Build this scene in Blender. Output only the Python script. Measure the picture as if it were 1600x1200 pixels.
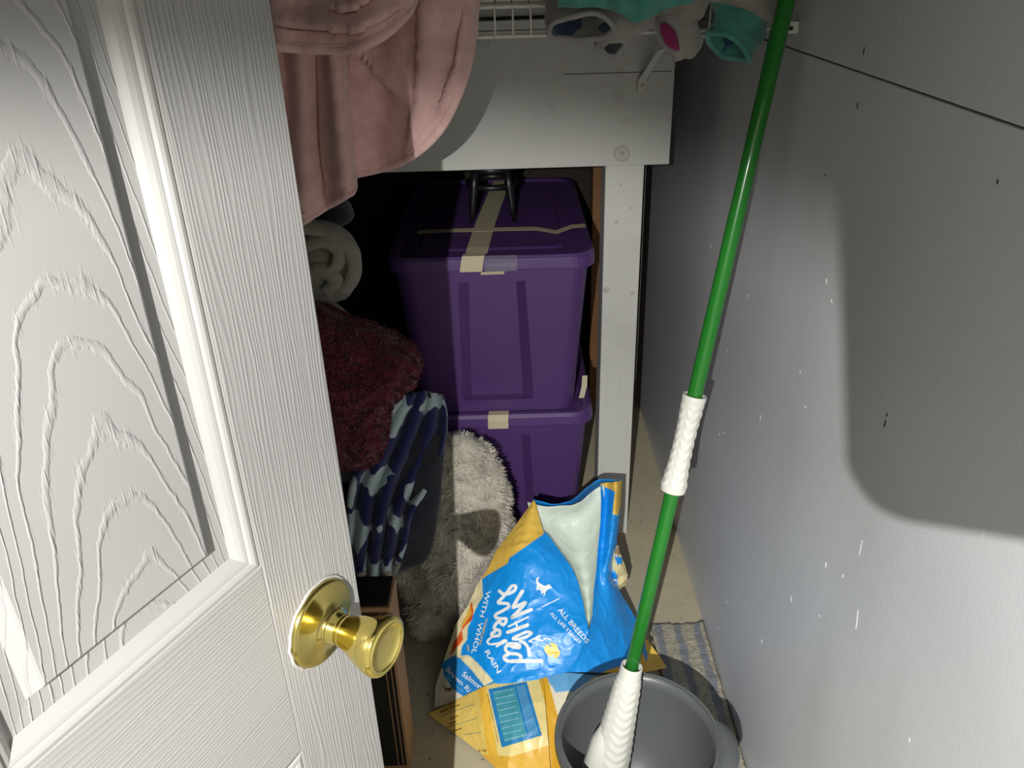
import bpy, bmesh, math, random
import numpy as np
from math import sin, cos, pi, radians, sqrt, atan2
from mathutils import Vector, Matrix, noise
from mathutils.bvhtree import BVHTree
from mathutils.geometry import tessellate_polygon

random.seed(7); rng = np.random.default_rng(7)
for o in list(bpy.data.objects): bpy.data.objects.remove(o)
scn = bpy.context.scene
COL = scn.collection

# ------------------------------------------------------------------ camera
FPX, PITCH, ROLL, YAW, CAMH = 1286.3, radians(27.8245), radians(-1.7718), radians(-0.372), 1.5
def cam_axes():
    cp, sp = cos(PITCH), sin(PITCH)
    f = np.array([0, cp, -sp]); u = np.array([0, sp, cp]); r = np.array([1., 0, 0])
    cy, sy = cos(YAW), sin(YAW)
    Rz = np.array([[cy, sy, 0], [-sy, cy, 0], [0, 0, 1]])
    f, u, r = Rz @ f, Rz @ u, Rz @ r
    cr, sr = cos(ROLL), sin(ROLL)
    return cr*r + sr*u, -sr*r + cr*u, f
CR, CU, CF = cam_axes(); CO = np.array([0, 0, CAMH])
cam = bpy.data.cameras.new('camera'); camo = bpy.data.objects.new('camera', cam); COL.objects.link(camo)
cam.sensor_width = 36; cam.lens = 36*FPX/1600; cam.clip_start = .01
camo.matrix_world = Matrix(((CR[0], CU[0], -CF[0], CO[0]), (CR[1], CU[1], -CF[1], CO[1]), (CR[2], CU[2], -CF[2], CO[2]), (0, 0, 0, 1)))
scn.camera = camo
# ------------------------------------------------------------------ light
w = bpy.data.worlds.new('dim_room'); scn.world = w; w.use_nodes = True
w.node_tree.nodes['Background'].inputs[0].default_value = (1, .965, .83, 1)
w.node_tree.nodes['Background'].inputs[1].default_value = .82
LPOS = Vector((-.154, -.42, 1.61))
ld = bpy.data.lights.new('flashlight_beam', 'SPOT'); lo = bpy.data.objects.new('flashlight_beam', ld); COL.objects.link(lo)
ld.energy = 110; ld.color = (1, .985, .945); ld.shadow_soft_size = .004; ld.spot_size = radians(83.8); ld.spot_blend = .30
lo.location = LPOS
AZ, EL = radians(-2), radians(-50)
ldir = Vector((sin(AZ)*cos(EL), cos(AZ)*cos(EL), sin(EL)))
lo.rotation_euler = ldir.to_track_quat('-Z', 'Y').to_euler()
hd_ = bpy.data.lights.new('bag_boost_spot', 'SPOT'); ho = bpy.data.objects.new('bag_boost_spot', hd_); COL.objects.link(ho)  # extra spot added to brighten bag and floor, aimed off the beam axis
hd_.energy = 85; hd_.color = (1, .98, .93); hd_.shadow_soft_size = .004; hd_.spot_size = radians(40); hd_.spot_blend = 1.0
ho.location = LPOS; ho.rotation_euler = Vector((sin(radians(9))*cos(radians(-42)), cos(radians(9))*cos(radians(-42)), sin(radians(-42)))).to_track_quat('-Z', 'Y').to_euler()
vs = scn.view_settings
vs.view_transform = 'Standard'; vs.look = 'None'; vs.gamma = 1; vs.use_curve_mapping = False; vs.exposure = 0

# ------------------------------------------------------------------ helpers
def ray(px, py): return CF + (px-800)/FPX*CR - (py-600)/FPX*CU
def AY(px, py, Y): d = ray(px, py); return CO + d*(Y/d[1])
def AZZ(px, py, Z): d = ray(px, py); return CO + d*((Z-CAMH)/d[2])
def AX(px, py, X): d = ray(px, py); return CO + d*(X/d[0])
def project(v):
    q = np.asarray(v, float) - CO; wd = q @ CF
    return np.stack([800+FPX*(q@CR)/wd, 600-FPX*(q@CU)/wd], -1)
def lin(r, g, b):
    f = lambda c: (c/255/12.92 if c/255 <= .04045 else ((c/255+.055)/1.055)**2.4)
    return (f(r), f(g), f(b), 1)

class NT:
    def __init__(s, name):
        s.m = bpy.data.materials.new(name); s.m.use_nodes = True; s.t = s.m.node_tree
        s.b = s.t.nodes['Principled BSDF']
    def n(s, typ, **k):
        nd = s.t.nodes.new(typ)
        for a, v in k.items():
            if a.startswith('_'): setattr(nd, a[1:], v)
            else:
                key = a.replace('__', ' ')
                key = int(key[1:]) if key[0] == 'i' and key[1:].isdigit() else key
                if isinstance(v, bpy.types.NodeSocket): s.t.links.new(v, nd.inputs[key])
                else: nd.inputs[key].default_value = v
        return nd
    def math(s, op, a, b=0.0, c=None):
        k = dict(i0=a, i1=b)
        if c is not None: k['i2'] = c
        return s.n('ShaderNodeMath', _operation=op, **k).outputs[0]
    def obj(s): return s.n('ShaderNodeTexCoord').outputs['Object']
    def mapped(s, scale, vec=None, loc=(0, 0, 0)):
        return s.n('ShaderNodeMapping', Vector=vec or s.obj(), Scale=scale, Location=loc).outputs[0]
    def noise(s, scale, detail=3, vec=None, rough=.5):
        return s.n('ShaderNodeTexNoise', Vector=vec or s.obj(), Scale=scale, Detail=detail, Roughness=rough).outputs[0]
    def ramp(s, fac, stops):
        r = s.n('ShaderNodeValToRGB', Fac=fac); e = r.color_ramp.elements
        while len(e) < len(stops): e.new(.5)
        for i, (p, c) in enumerate(stops): e[i].position = p; e[i].color = c if len(c) == 4 else (*c, 1)
        return r.outputs[0]
    def mix(s, f, a, b):
        nd = s.t.nodes.new('ShaderNodeMix'); nd.data_type = 'RGBA'
        for i, v in ((0, f), (6, a), (7, b)):
            if isinstance(v, bpy.types.NodeSocket): s.t.links.new(v, nd.inputs[i])
            else: nd.inputs[i].default_value = v
        return nd.outputs[2]
    def bump(s, h, dist=.001, strength=1.0):
        nd = s.n('ShaderNodeBump', Height=h, Distance=dist, Strength=strength); s.t.links.new(nd.outputs[0], s.b.inputs['Normal'])
    def set(s, **k):
        for a, v in k.items():
            a = a.replace('__', ' ')
            if isinstance(v, bpy.types.NodeSocket): s.t.links.new(v, s.b.inputs[a])
            else: s.b.inputs[a].default_value = v
        return s

def simple(name, col, rough=.5, metal=0, var=.12, scale=30, bscale=0, bdist=.0005, **k):
    m = NT(name)
    c2 = tuple(x*(1-var) for x in col[:3])+(1,)
    m.set(Base__Color=m.mix(m.noise(scale), col, c2), Roughness=rough, Metallic=metal, **k)
    if bscale: m.bump(m.noise(bscale, 4), bdist)
    return m.m

def link(name, me, mat, parent=None):
    o = bpy.data.objects.new(name, me); COL.objects.link(o)
    if mat: 
        if not me.materials: me.materials.append(mat)
    if parent: o.parent = parent
    return o
def mesh(name, V, F, mat, parent=None, smooth=True):
    me = bpy.data.meshes.new(name); me.from_pydata([tuple(map(float, v)) for v in V], [], [tuple(map(int, f)) for f in F]); me.update()
    if smooth: me.polygons.foreach_set('use_smooth', [True]*len(me.polygons))
    return link(name, me, mat, parent)
def tag(o, label=None, cat=None, group=None, kind=None):
    if label: o['label'] = label
    if cat: o['category'] = cat
    if group: o['group'] = group
    if kind: o['kind'] = kind
    return o
def thing(name, label, cat, loc=(0, 0, 0), rz=0, group=None):
    o = bpy.data.objects.new(name, None); COL.objects.link(o); o.location = loc; o.rotation_euler = (0, 0, rz); o.empty_display_size = .05
    return tag(o, label, cat, group)
def struct(o): o['kind'] = 'structure'; return o
def box(name, lo_, hi_, mat, parent=None, bev=.002, rot=None):
    bm = bmesh.new(); bmesh.ops.create_cube(bm, size=1)
    lo_, hi_ = Vector(lo_), Vector(hi_); c = (lo_+hi_)/2; d = hi_-lo_
    for v in bm.verts: v.co = Vector((v.co.x*d.x, v.co.y*d.y, v.co.z*d.z)) + c
    if bev: bmesh.ops.bevel(bm, geom=list(bm.edges), offset=bev, segments=2, affect='EDGES', profile=.6)
    me = bpy.data.meshes.new(name); bm.to_mesh(me); bm.free()
    return link(name, me, mat, parent)
def gridf(nu, nv, wrap_u=False, off=0):
    F = []
    for j in range(nv-1):
        for i in range(nu if wrap_u else nu-1):
            a = j*nu+i; b = j*nu+(i+1) % nu; F.append((off+a, off+b, off+b+nu, off+a+nu))
    return F
def lathe_vf(prof, n=40, close=True):
    V = []; F = []
    for (r, z) in prof:
        for i in range(n): a = 2*pi*i/n; V.append((r*cos(a), r*sin(a), z))
    F = gridf(n, len(prof), True)
    return V, F
def frames(P):
    P = [Vector(p) for p in P]; T = []
    for i in range(len(P)):
        T.append((P[min(i+1, len(P)-1)]-P[max(i-1, 0)]).normalized())
    n = T[0].orthogonal().normalized(); out = []
    for t in T:
        n = (n-t*n.dot(t)).normalized(); out.append((n, t.cross(n)))
    return P, T, out
def catmull(P, n):
    P = np.asarray(P, float); m = len(P)
    ext = np.vstack([2*P[0]-P[1], P, 2*P[-1]-P[-2]])
    t = np.linspace(0, m-1, n); i = np.minimum(t.astype(int), m-2); u = (t-i)[:, None]
    a, b, c, d = ext[i], ext[i+1], ext[i+2], ext[i+3]
    return .5*((2*b)+(-a+c)*u+(2*a-5*b+4*c-d)*u*u+(-a+3*b-3*c+d)*u**3)
def tube_vf(P, R, n=12, caps=True, flat=1.0, ref=None):
    P, T, fr = frames(P)
    if not hasattr(R, '__len__'): R = [R]*len(P)
    V = []
    for k, p in enumerate(P):
        nn, bb = fr[k]
        if ref is not None:
            nn = (Vector(ref)-T[k]*Vector(ref).dot(T[k])).normalized(); bb = T[k].cross(nn)
        for i in range(n):
            a = 2*pi*i/n; V.append(p+nn*cos(a)*R[k]+bb*sin(a)*R[k]*flat)
    F = gridf(n, len(P), True)
    if caps:
        F.append(tuple(range(n-1, -1, -1))); o = (len(P)-1)*n; F.append(tuple(range(o, o+n)))
    return V, F
def tube(name, P, R, mat, parent=None, n=12, **k):
    V, F = tube_vf(P, R, n, **k); return mesh(name, V, F, mat, parent)
def surf(ctrl, nu, nv):
    """ctrl rows x cols x 3 -> nv x nu x 3 dense surface"""
    C = np.asarray(ctrl, float)
    A = np.stack([catmull(C[r], nu) for r in range(C.shape[0])])
    return np.stack([catmull(A[:, c], nv) for c in range(nu)], 1)
def fb(p, s, o=3, seed=0.):
    return noise.fractal(Vector((p[0]*s+seed, p[1]*s-seed, p[2]*s+2*seed)), 1.0, 2.0, o)
def ridge(p, s, seed=0.):
    return 1-abs(noise.noise(Vector((p[0]*s+seed, p[1]*s, p[2]*s-seed))))*2
def disp(S, fn, direction=None):
    sh = S.shape; S2 = S.reshape(-1, 3).copy()
    if direction is not None:
        d = np.array(direction, float); d /= np.linalg.norm(d)
        for i, p in enumerate(S2): S2[i] = p + d*fn(p)
    return S2.reshape(sh)
def sheet(name, S, mat, parent=None, thick=.0, flip=False):
    nv, nu = S.shape[:2]; V = S.reshape(-1, 3); F = gridf(nu, nv)
    if flip: F = [f[::-1] for f in F]
    o = mesh(name, V, F, mat, parent)
    if thick:
        md = o.modifiers.new('thickness', 'SOLIDIFY'); md.thickness = thick; md.offset = 0
    return o
def inpoly(pts, poly):
    x, y = pts[:, 0], pts[:, 1]; r = np.zeros(len(pts), bool); n = len(poly); j = n-1
    for i in range(n):
        xi, yi = poly[i]; xj, yj = poly[j]
        c = ((yi > y) != (yj > y)) & (x < (xj-xi)*(y-yi)/((yj-yi) or 1e-9)+xi); r ^= c; j = i
    return r
def paint(o, base, polys):
    """printed colours of a packaging sheet, stored per vertex"""
    n = len(o.data.vertices); co = np.empty(n*3); o.data.vertices.foreach_get('co', co); co = co.reshape(-1, 3)
    pp = project(co); col = np.tile(np.array(base, float), (n, 1))
    for poly, c in polys: col[inpoly(pp, poly)] = c
    a = o.data.attributes.new('print', 'FLOAT_COLOR', 'POINT'); a.data.foreach_set('color', col.ravel())
def puff(name, outline, depth, thick, mat, parent=None, nr=14, na=72, bumpf=None, tilt=None, power=.5, base=None):
    """a cushion-like closed body: outline given in the picture, set at a real depth and inflated"""
    pts = [np.array(AY(x, y, depth if tilt is None else tilt(x, y))) for x, y in outline]
    pts = np.array(pts+[pts[0]]); O = catmull(pts, na+1)[:-1]
    c = O.mean(0) if base is None else np.array(AY(*base, depth if tilt is None else tilt(*base)))
    nrm = np.zeros(3)
    for i in range(na): nrm += np.cross(O[i]-c, O[(i+1) % na]-c)
    nrm /= np.linalg.norm(nrm)
    if nrm[1] > 0: nrm = -nrm
    V = []; F = []
    prof = [sin(pi/2*k/nr) for k in range(1, nr+1)]
    for sgn in (1, -1):
        for k in range(nr if sgn == 1 else nr-1):
            r = prof[k] if sgn == 1 else prof[nr-2-k]
            for i in range(na):
                V.append(c+(O[i]-c)*r+nrm*sgn*thick*max(0, 1-r*r)**power)
    rows = 2*nr-1; F = gridf(na, rows, True)
    V = np.array(V)
    a = len(V); V = np.vstack([V, c+nrm*thick, c-nrm*thick])
    for i in range(na):
        F.append((a, (i+1) % na, i)); o_ = (rows-1)*na; F.append((a+1, o_+i, o_+(i+1) % na))
    if bumpf is not None:
        cc = V.mean(0)
        for i in range(len(V)):
            d = V[i]-cc; d = d/np.linalg.norm(d)*.5+nrm*(1 if np.dot(d, nrm) > 0 else -1)*.5; V[i] = V[i]+d*bumpf(V[i])
    o = mesh(name, V, F, mat, parent)
    bm = bmesh.new(); bm.from_mesh(o.data); bmesh.ops.recalc_face_normals(bm, faces=bm.faces); bm.to_mesh(o.data); bm.free()
    return o
def fur(name, src, count, length, width, mat, parent, clump=14., droop=.4, seed=1):
    """separate tapered tufts growing out of a surface"""
    me = src.data; me.calc_loop_triangles(); rr = random.Random(seed)
    tris = [(t.vertices[:], t.area) for t in me.loop_triangles]
    tot = 0; cum = []
    for t, a in tris: tot += a; cum.append(tot)
    import bisect
    V = []; F = []
    vs_ = me.vertices
    for _ in range(count):
        t = tris[bisect.bisect(cum, rr.random()*tot) % len(tris)][0]
        a, b = rr.random(), rr.random()
        if a+b > 1: a, b = 1-a, 1-b
        p = vs_[t[0]].co*(1-a-b)+vs_[t[1]].co*a+vs_[t[2]].co*b
        n = (vs_[t[1]].co-vs_[t[0]].co).cross(vs_[t[2]].co-vs_[t[0]].co).normalized()
        q = p*clump; d = Vector((noise.noise(q), noise.noise(q+Vector((9, 3, 1))), noise.noise(q+Vector((2, 7, 5)))))
        d = (n*.6+d*1.1+Vector((0, 0, -droop*.4))+Vector((rr.uniform(-.25, .25), rr.uniform(-.25, .25), rr.uniform(-.25, .25)))).normalized()
        L = length*rr.uniform(.6, 1.25); s = d.cross(n)
        s = (s if s.length > .05 else d.orthogonal()).normalized()*width*rr.uniform(.7, 1.3)
        m = p+d*L*.55+n*L*.1; e = p+d*L+Vector((0, 0, -droop*L*.4)); k = len(V)
        V += [p-s, p+s, m-s*.7, m+s*.7, e]; F += [(k, k+1, k+3, k+2), (k+2, k+3, k+4)]
    o = mesh(name, V, F, mat, parent); o['kind'] = 'stuff'
    return o

# ------------------------------------------------------------------ materials
def m_doorgrain(name, axis):
    m = NT(name); v = m.obj()
    sp = m.n('ShaderNodeSeparateXYZ', Vector=v); x = sp.outputs[0 if axis == 'z' else 2]
    w1 = m.noise(1.0, 2, m.mapped((22, 22, 2.2) if axis == 'z' else (2.2, 22, 22), v)); w2 = m.noise(1.0, 2, m.mapped((90, 60, 9) if axis == 'z' else (9, 60, 90), v))
    ph_ = m.math('ADD', m.math('MULTIPLY', x, 1/.0040), m.math('ADD', m.math('MULTIPLY', w1, 6.0), m.math('MULTIPLY', w2, 2.0)))
    tri = m.math('ABSOLUTE', m.math('SUBTRACT', m.math('FRACT', ph_), .5))
    amp_ = m.ramp(m.noise(1.0, 1, m.mapped((140, 60, 7) if axis == 'z' else (7, 60, 140), v)), [(.3, (.25, .25, .25)), (.6, (1, 1, 1))])
    h = m.math('MULTIPLY', m.ramp(tri, [(0, (1, 1, 1)), (.12, (.75, .75, .75)), (.3, (.08, .08, .08)), (.5, (0, 0, 0))]), amp_)
    m.set(Base__Color=lin(146, 145, 144), Roughness=.36)
    m.bump(m.math('ADD', h, m.math('MULTIPLY', m.noise(900, 2, v), .1)), .0009, .36); return m.m
def m_doorpanel(name, xc):
    m = NT(name); v = m.obj(); sp = m.n('ShaderNodeSeparateXYZ', Vector=v)
    u = m.math('SUBTRACT', sp.outputs[0], xc); u2 = m.math('MULTIPLY', u, u)
    nz = m.math('MULTIPLY', m.noise(1.0, 2, m.mapped((16, 16, 7), v)), 2.6)
    jit = m.math('MULTIPLY', m.noise(1.0, 3, m.mapped((220, 60, 90), v)), .22)
    t = m.math('ADD', m.math('ADD', m.math('MULTIPLY', sp.outputs[2], 19.0), m.math('MULTIPLY', u2, 1000.0)), m.math('ADD', nz, jit))
    fr = m.math('FRACT', t)
    d = m.math('ABSOLUTE', m.math('SUBTRACT', fr, .5))
    h = m.ramp(d, [(0, (1, 1, 1)), (.06, (.7, .7, .7)), (.11, (0, 0, 0))])
    tick = m.ramp(m.noise(1.0, 1, m.mapped((380, 50, 22), v)), [(.55, (0, 0, 0)), (.68, (1, 1, 1))])
    wide = m.ramp(d, [(0, (1, 1, 1)), (.24, (0, 0, 0))])
    h2 = m.math('ADD', h, m.math('MULTIPLY', m.math('MULTIPLY', tick, wide), .5))
    m.set(Base__Color=lin(146, 145, 144), Roughness=.38)
    m.bump(h2, .0009, .6); return m.m
M = {}
M['stile'] = m_doorgrain('door_paint_vertical_grain', 'z'); M['rail'] = m_doorgrain('door_paint_horizontal_grain', 'x')
M['moulding'] = simple('door_paint_smooth', lin(154, 153, 151), .33, var=.02)
M['brass'] = simple('polished_brass', (.80, .66, .20, 1), .10, 1, var=.12, scale=60, bscale=300, bdist=.00003)
M['brass_dark'] = simple('tarnished_brass', (.64, .53, .17, 1), .16, 1, var=.25, scale=50, bscale=400, bdist=.00004)
def m_wall():
    m = NT('grey_wall_paint'); v = m.obj()
    big = m.noise(2.5, 3, v)
    base = m.mix(big, lin(204, 206, 211), lin(213, 215, 218))
    smear = m.ramp(m.noise(1.0, 4, m.mapped((5, 7, 2), v)), [(.5, (0, 0, 0)), (.75, (1, 1, 1))])
    base = m.mix(m.math('MULTIPLY', smear, .3), base, lin(184, 185, 182))
    scuff = m.ramp(m.noise(1.0, 2, m.mapped((40, 75, 28), v)), [(.735, (0, 0, 0)), (.75, (1, 1, 1))])
    zone = m.ramp(m.noise(1.0, 1, m.mapped((3, 3.3, 2.2), v, (4, 1, 2))), [(.46, (0, 0, 0)), (.6, (1, 1, 1))])
    base = m.mix(m.math('MULTIPLY', m.math('MULTIPLY', scuff, zone), .7), base, lin(238, 238, 236))
    m.set(Base__Color=base, Roughness=m.math('ADD', .34, m.math('MULTIPLY', big, .15)))
    m.bump(m.math('ADD', m.noise(260, 3, v), m.math('MULTIPLY', m.noise(30, 2, v), .6)), .0005, .5); return m.m
M['wall'] = m_wall()
M['slit'] = simple('dark_slit', lin(40, 40, 38), .9)
M['scuff'] = simple('bare_scuff', lin(242, 242, 240), .8)
def m_floor():
    m = NT('stained_concrete'); v = m.obj()
    c = m.mix(m.noise(6, 5, v), lin(172, 163, 138), lin(204, 195, 168))
    sp = m.ramp(m.noise(70, 2, v), [(.66, (0, 0, 0)), (.72, (1, 1, 1))])
    c = m.mix(m.math('MULTIPLY', sp, .8), c, lin(96, 80, 70))
    g = m.noise(420, 2, v); c = m.mix(m.math('MULTIPLY', g, .35), c, lin(136, 127, 108))
    m.set(Base__Color=c, Roughness=.85); m.bump(m.math('ADD', m.noise(300, 4, v), m.noise(25, 3, v)), .0012, .8); return m.m
M['floor'] = m_floor()
def m_board(name, col, knots=(), along='x'):
    m = NT(name); v = m.obj()
    gr = m.noise(1.0, 4, m.mapped((3, 90, 120) if along == 'x' else (120, 90, 3), v))
    c = m.mix(m.math('MULTIPLY', gr, .35), col, tuple(x*.72 for x in col[:3])+(1,))
    dirt = m.ramp(m.noise(7, 5, v), [(.5, (0, 0, 0)), (.8, (1, 1, 1))])
    c = m.mix(m.math('MULTIPLY', dirt, .35), c, tuple(x*.62 for x in col[:3])+(1,))
    for (x, y, z, r, a) in knots:
        d = m.n('ShaderNodeVectorMath', _operation='DISTANCE', i0=m.n('ShaderNodeVectorMath', _operation='ADD', i0=v, i1=m.n('ShaderNodeVectorMath', _operation='SCALE', i0=m.n('ShaderNodeTexNoise', Vector=v, Scale=60.0).outputs[1], Scale=.006).outputs[0]).outputs[0], i1=(x+.003, y+.003, z+.003)).outputs['Value']
        k = m.ramp(m.math('DIVIDE', d, r), [(0, (a, a, a)), (.55, (.1*a, .1*a, .1*a)), (.8, (.8*a, .8*a, .8*a)), (1, (0, 0, 0))])
        c = m.mix(k, c, lin(92, 78, 64))
    m.set(Base__Color=c, Roughness=.6); m.bump(gr, .0008, .6); return m.m
M['purple'] = simple('purple_plastic', lin(84, 55, 112), .45, var=.06, scale=8, bscale=120, bdist=.0002)
M['purple_lid'] = simple('purple_lid_plastic', lin(84, 55, 114), .45, var=.06, scale=8, bscale=120, bdist=.0002)
M['masking'] = simple('masking_tape', lin(200, 190, 160), .7, var=.12, scale=40, bscale=90, bdist=.0004)
def m_clear():
    m = NT('clear_packing_tape'); m.set(Base__Color=(.86, .84, .9, 1), Roughness=.08, Transmission__Weight=.85, IOR=1.45, Alpha=.55)
    m.bump(m.noise(160, 3), .0006); return m.m
M['clear'] = m_clear()
M['black'] = simple('black_plastic', lin(24, 24, 28), .35)
M['pole'] = simple('green_enamel', lin(38, 118, 42), .16, var=.05)
M['white_plastic'] = simple('white_plastic', lin(222, 222, 214), .42, var=.04, bscale=150, bdist=.0002)
M['bucket'] = simple('grey_bucket_plastic', lin(92, 96, 97), .36, var=.06, scale=5, bscale=200, bdist=.0001)
M['strand'] = simple('white_mop_strand', lin(210, 208, 198), .9, var=.3)
def fabric(name, c1, c2, scale=45, bs=350, bd=.0016, rough=.95, sheen=.35):
    m = NT(name); v = m.obj()
    c = m.mix(m.ramp(m.noise(scale, 4, v), [(.3, (0, 0, 0)), (.7, (1, 1, 1))]), c1, c2)
    m.set(Base__Color=c, Roughness=rough, Sheen__Weight=sheen, Sheen__Roughness=.5)
    m.bump(m.math('ADD', m.noise(bs, 3, v), m.math('MULTIPLY', m.noise(bs*.25, 2, v), .8)), bd, .8); return m.m
M['pink'] = fabric('pink_plush_fleece', lin(232, 192, 188), lin(216, 172, 170))
M['cream'] = fabric('cream_fleece', lin(158, 155, 140), lin(142, 139, 126))
M['maroon'] = fabric('maroon_sherpa', lin(112, 34, 50), lin(84, 24, 38), 80, 200, .003)
M['charcoal'] = fabric('charcoal_fleece', lin(44, 46, 56), lin(34, 36, 46))
M['greyfur'] = fabric('grey_plush', lin(190, 184, 168), lin(158, 152, 142), 30)
M['greyfur2'] = fabric('grey_plush_pile', lin(206, 200, 184), lin(172, 166, 156), 60, 400, .0004)
M['greycloth'] = fabric('grey_fleece_cloth', lin(148, 146, 142), lin(132, 130, 128))
M['palegrey'] = fabric('pale_grey_fleece_cloth', lin(142, 138, 133), lin(128, 124, 120))
M['teal'] = fabric('teal_fleece_cloth', lin(70, 142, 130), lin(60, 126, 116))
M['magenta'] = fabric('magenta_cloth', lin(132, 24, 84), lin(112, 18, 70))
M['bluecloth'] = fabric('blue_cloth', lin(40, 74, 110), lin(34, 62, 96))
def m_navy():
    m = NT('navy_fleece_with_pale_blue_spots'); v = m.obj()
    vv = m.n('ShaderNodeVectorMath', _operation='ADD', i0=m.mapped((1.0, .35, .75), v), i1=m.n('ShaderNodeVectorMath', _operation='SCALE', i0=m.n('ShaderNodeTexNoise', Vector=v, Scale=22.0, Detail=1.0).outputs[1], Scale=.05).outputs[0]).outputs[0]
    d = m.n('ShaderNodeTexVoronoi', Vector=vv, Scale=14.0, _feature='SMOOTH_F1', Smoothness=.25).outputs['Distance']
    k = m.ramp(d, [(.43, (1, 1, 1)), (.46, (0, 0, 0))])
    m.set(Base__Color=m.mix(k, lin(22, 34, 92), lin(190, 210, 214)), Roughness=.9, Sheen__Weight=.3); m.bump(m.noise(380, 3, v), .001); return m.m
M['navy'] = m_navy()
def m_card():
    m = NT('brown_cardboard'); v = m.obj()
    c = m.mix(m.noise(1.0, 3, m.mapped((60, 60, 5), v)), lin(176, 136, 96), lin(156, 118, 80))
    m.set(Base__Color=c, Roughness=.85); m.bump(m.noise(1.0, 2, m.mapped((10, 220, 10), v)), .0004); return m.m
M['card'] = m_card()
M['print_shade'] = simple('black_box_print_and_shade', lin(20, 19, 18), .6)  # black print plus the door's shade, painted as one flat colour
def m_print():
    m = NT('printed_bag_film'); a = m.n('ShaderNodeAttribute', _attribute_name='print').outputs['Color']
    m.set(Base__Color=a, Roughness=.42, Coat__Weight=.12, Coat__Roughness=.25)
    v = m.obj(); m.bump(m.noise(34, 2, v), .004, .22); return m.m
M['print'] = m_print()
M['lining'] = simple('white_bag_lining', lin(214, 224, 212), .4, var=.05, bscale=35, bdist=.006)
M['ink_white'] = simple('white_ink', lin(240, 243, 244), .4, var=.02)
M['ink_yellow'] = simple('yellow_ink', lin(240, 200, 60), .4, var=.03)
M['ink_brown'] = simple('brown_ink', lin(120, 84, 50), .5)
M['ink_teal'] = simple('teal_ink', lin(70, 130, 130), .5)
M['ink_pale'] = simple('pale_blue_ink', lin(150, 200, 220), .5)
def m_rug():
    m = NT('striped_rag_weave'); v = m.obj(); sp = m.n('ShaderNodeSeparateXYZ', Vector=v)
    x = m.math('ADD', sp.outputs[0], m.math('MULTIPLY', m.noise(26, 3, v), .014))
    fr = m.math('FRACT', m.math('MULTIPLY', m.math('SUBTRACT', x, .31), 1/.047))
    st = m.ramp(fr, [(.36, lin(186, 180, 160)), (.46, lin(136, 143, 153)), (.76, lin(130, 138, 151)), (.88, lin(186, 180, 160))])
    g = m.noise(1.0, 2, m.mapped((110, 420, 110), v))
    c = m.mix(m.ramp(g, [(.35, (0, 0, 0)), (.7, (.75, .75, .75))]), st, lin(112, 104, 90))
    m.set(Base__Color=c, Roughness=.95); m.bump(m.math('ADD', g, m.noise(300, 2, v)), .003, .9); return m.m
M['rug'] = m_rug()
M['wire'] = simple('white_coated_wire', lin(206, 206, 200), .35, var=.03)
M['rawwood'] = simple('raw_brown_wood', lin(150, 108, 70), .8, var=.3)
M['ceil'] = simple('dull_ceiling_paint', lin(150, 150, 146), .9)

# ------------------------------------------------------------------ room
WX = .449; SEAM = 1.349; LX = -.95; BY = 2.75
struct(box('floor', (LX-.1, -.6, -.1), (WX+.1, BY+.1, 0), M['floor'], bev=0))
wr = bpy.data.objects.new('wall_right', None); COL.objects.link(wr); struct(wr)
wr['label'] = 'grey painted right wall of two sheets with a thin seam'
box('panel', (WX, -.5, 0), (WX+.03, BY, SEAM-.0012), M['wall'], wr, .0012)
box('panel', (WX, -.5, SEAM+.0012), (WX+.03, BY, 2.4), M['wall'], wr, .0012)
box('backing', (WX+.03, -.5, 0), (WX+.06, BY, 2.4), M['slit'], wr, 0)
def wall_mark(px, py, w_, h_, mat, nm):
    p = AX(px, py, WX); n = 9; tl_ = random.uniform(-.5, .5); V = []
    for x_ in (WX-.0005, WX+.0004):
        for i in range(n):
            a = 2*pi*i/n; q = random.uniform(.55, 1.1) if nm == 'scuff' else 1; y_, z_ = cos(a)*w_/2*q, sin(a)*h_/2*q
            V.append((x_, p[1]+y_*cos(tl_)-z_*sin(tl_)*.6, p[2]+y_*sin(tl_)+z_*cos(tl_)))
    mesh(nm, V, [tuple(range(n-1, -1, -1))]+[(i, (i+1) % n, n+(i+1) % n, n+i) for i in range(n)], mat, wr, False)
for px, py, h_ in ((1350, 80, .011), (1340, 165, .01), (1383, 662, .012), (1290, 274, .004), (1386, 648, .005), (1559, 284, .005)):
    wall_mark(px, py, .0025, h_, M['slit'], 'nail_slit')
for px, py, w_, h_ in ((1236, 935, .006, .012), (1135, 941, .008, .006), (1290, 883, .006, .010), (1317, 900, .004, .008), (1188, 652, .004, .012), (1124, 679, .003, .007), (1131, 676, .003, .007), (1258, 636, .005, .007), (1110, 385, .008, .006), (1113, 340, .008, .004), (1299, 470, .007, .005), (1291, 440, .003, .008), (1168, 462, .003, .008), (1122, 982, .007, .006), (1190, 1002, .003, .012), (1280, 962, .006, .005), (1136, 548, .004, .006), (1250, 580, .007, .004), (1421, 1156, .003, .007), (1339, 970, .0012, .035), (1345, 855, .0012, .03)):
    wall_mark(px, py, w_*1.05, h_*1.1, M['scuff'], 'scuff')
M['dark'] = simple('shade_dark_wall', lin(58, 52, 46), .9, var=.3)  # back and left walls coloured dark to stand in for deep closet shade
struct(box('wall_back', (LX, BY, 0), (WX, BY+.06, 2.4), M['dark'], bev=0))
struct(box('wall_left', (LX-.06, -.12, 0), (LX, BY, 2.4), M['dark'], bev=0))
struct(box('wall_front', (LX, -.12, 0), (-.52, -.01, 2.4), M['wall'], bev=0))
struct(box('trim_1', (-.52, -.12, 2.06), (WX, -.01, 2.4), M['wall'], bev=0))
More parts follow.
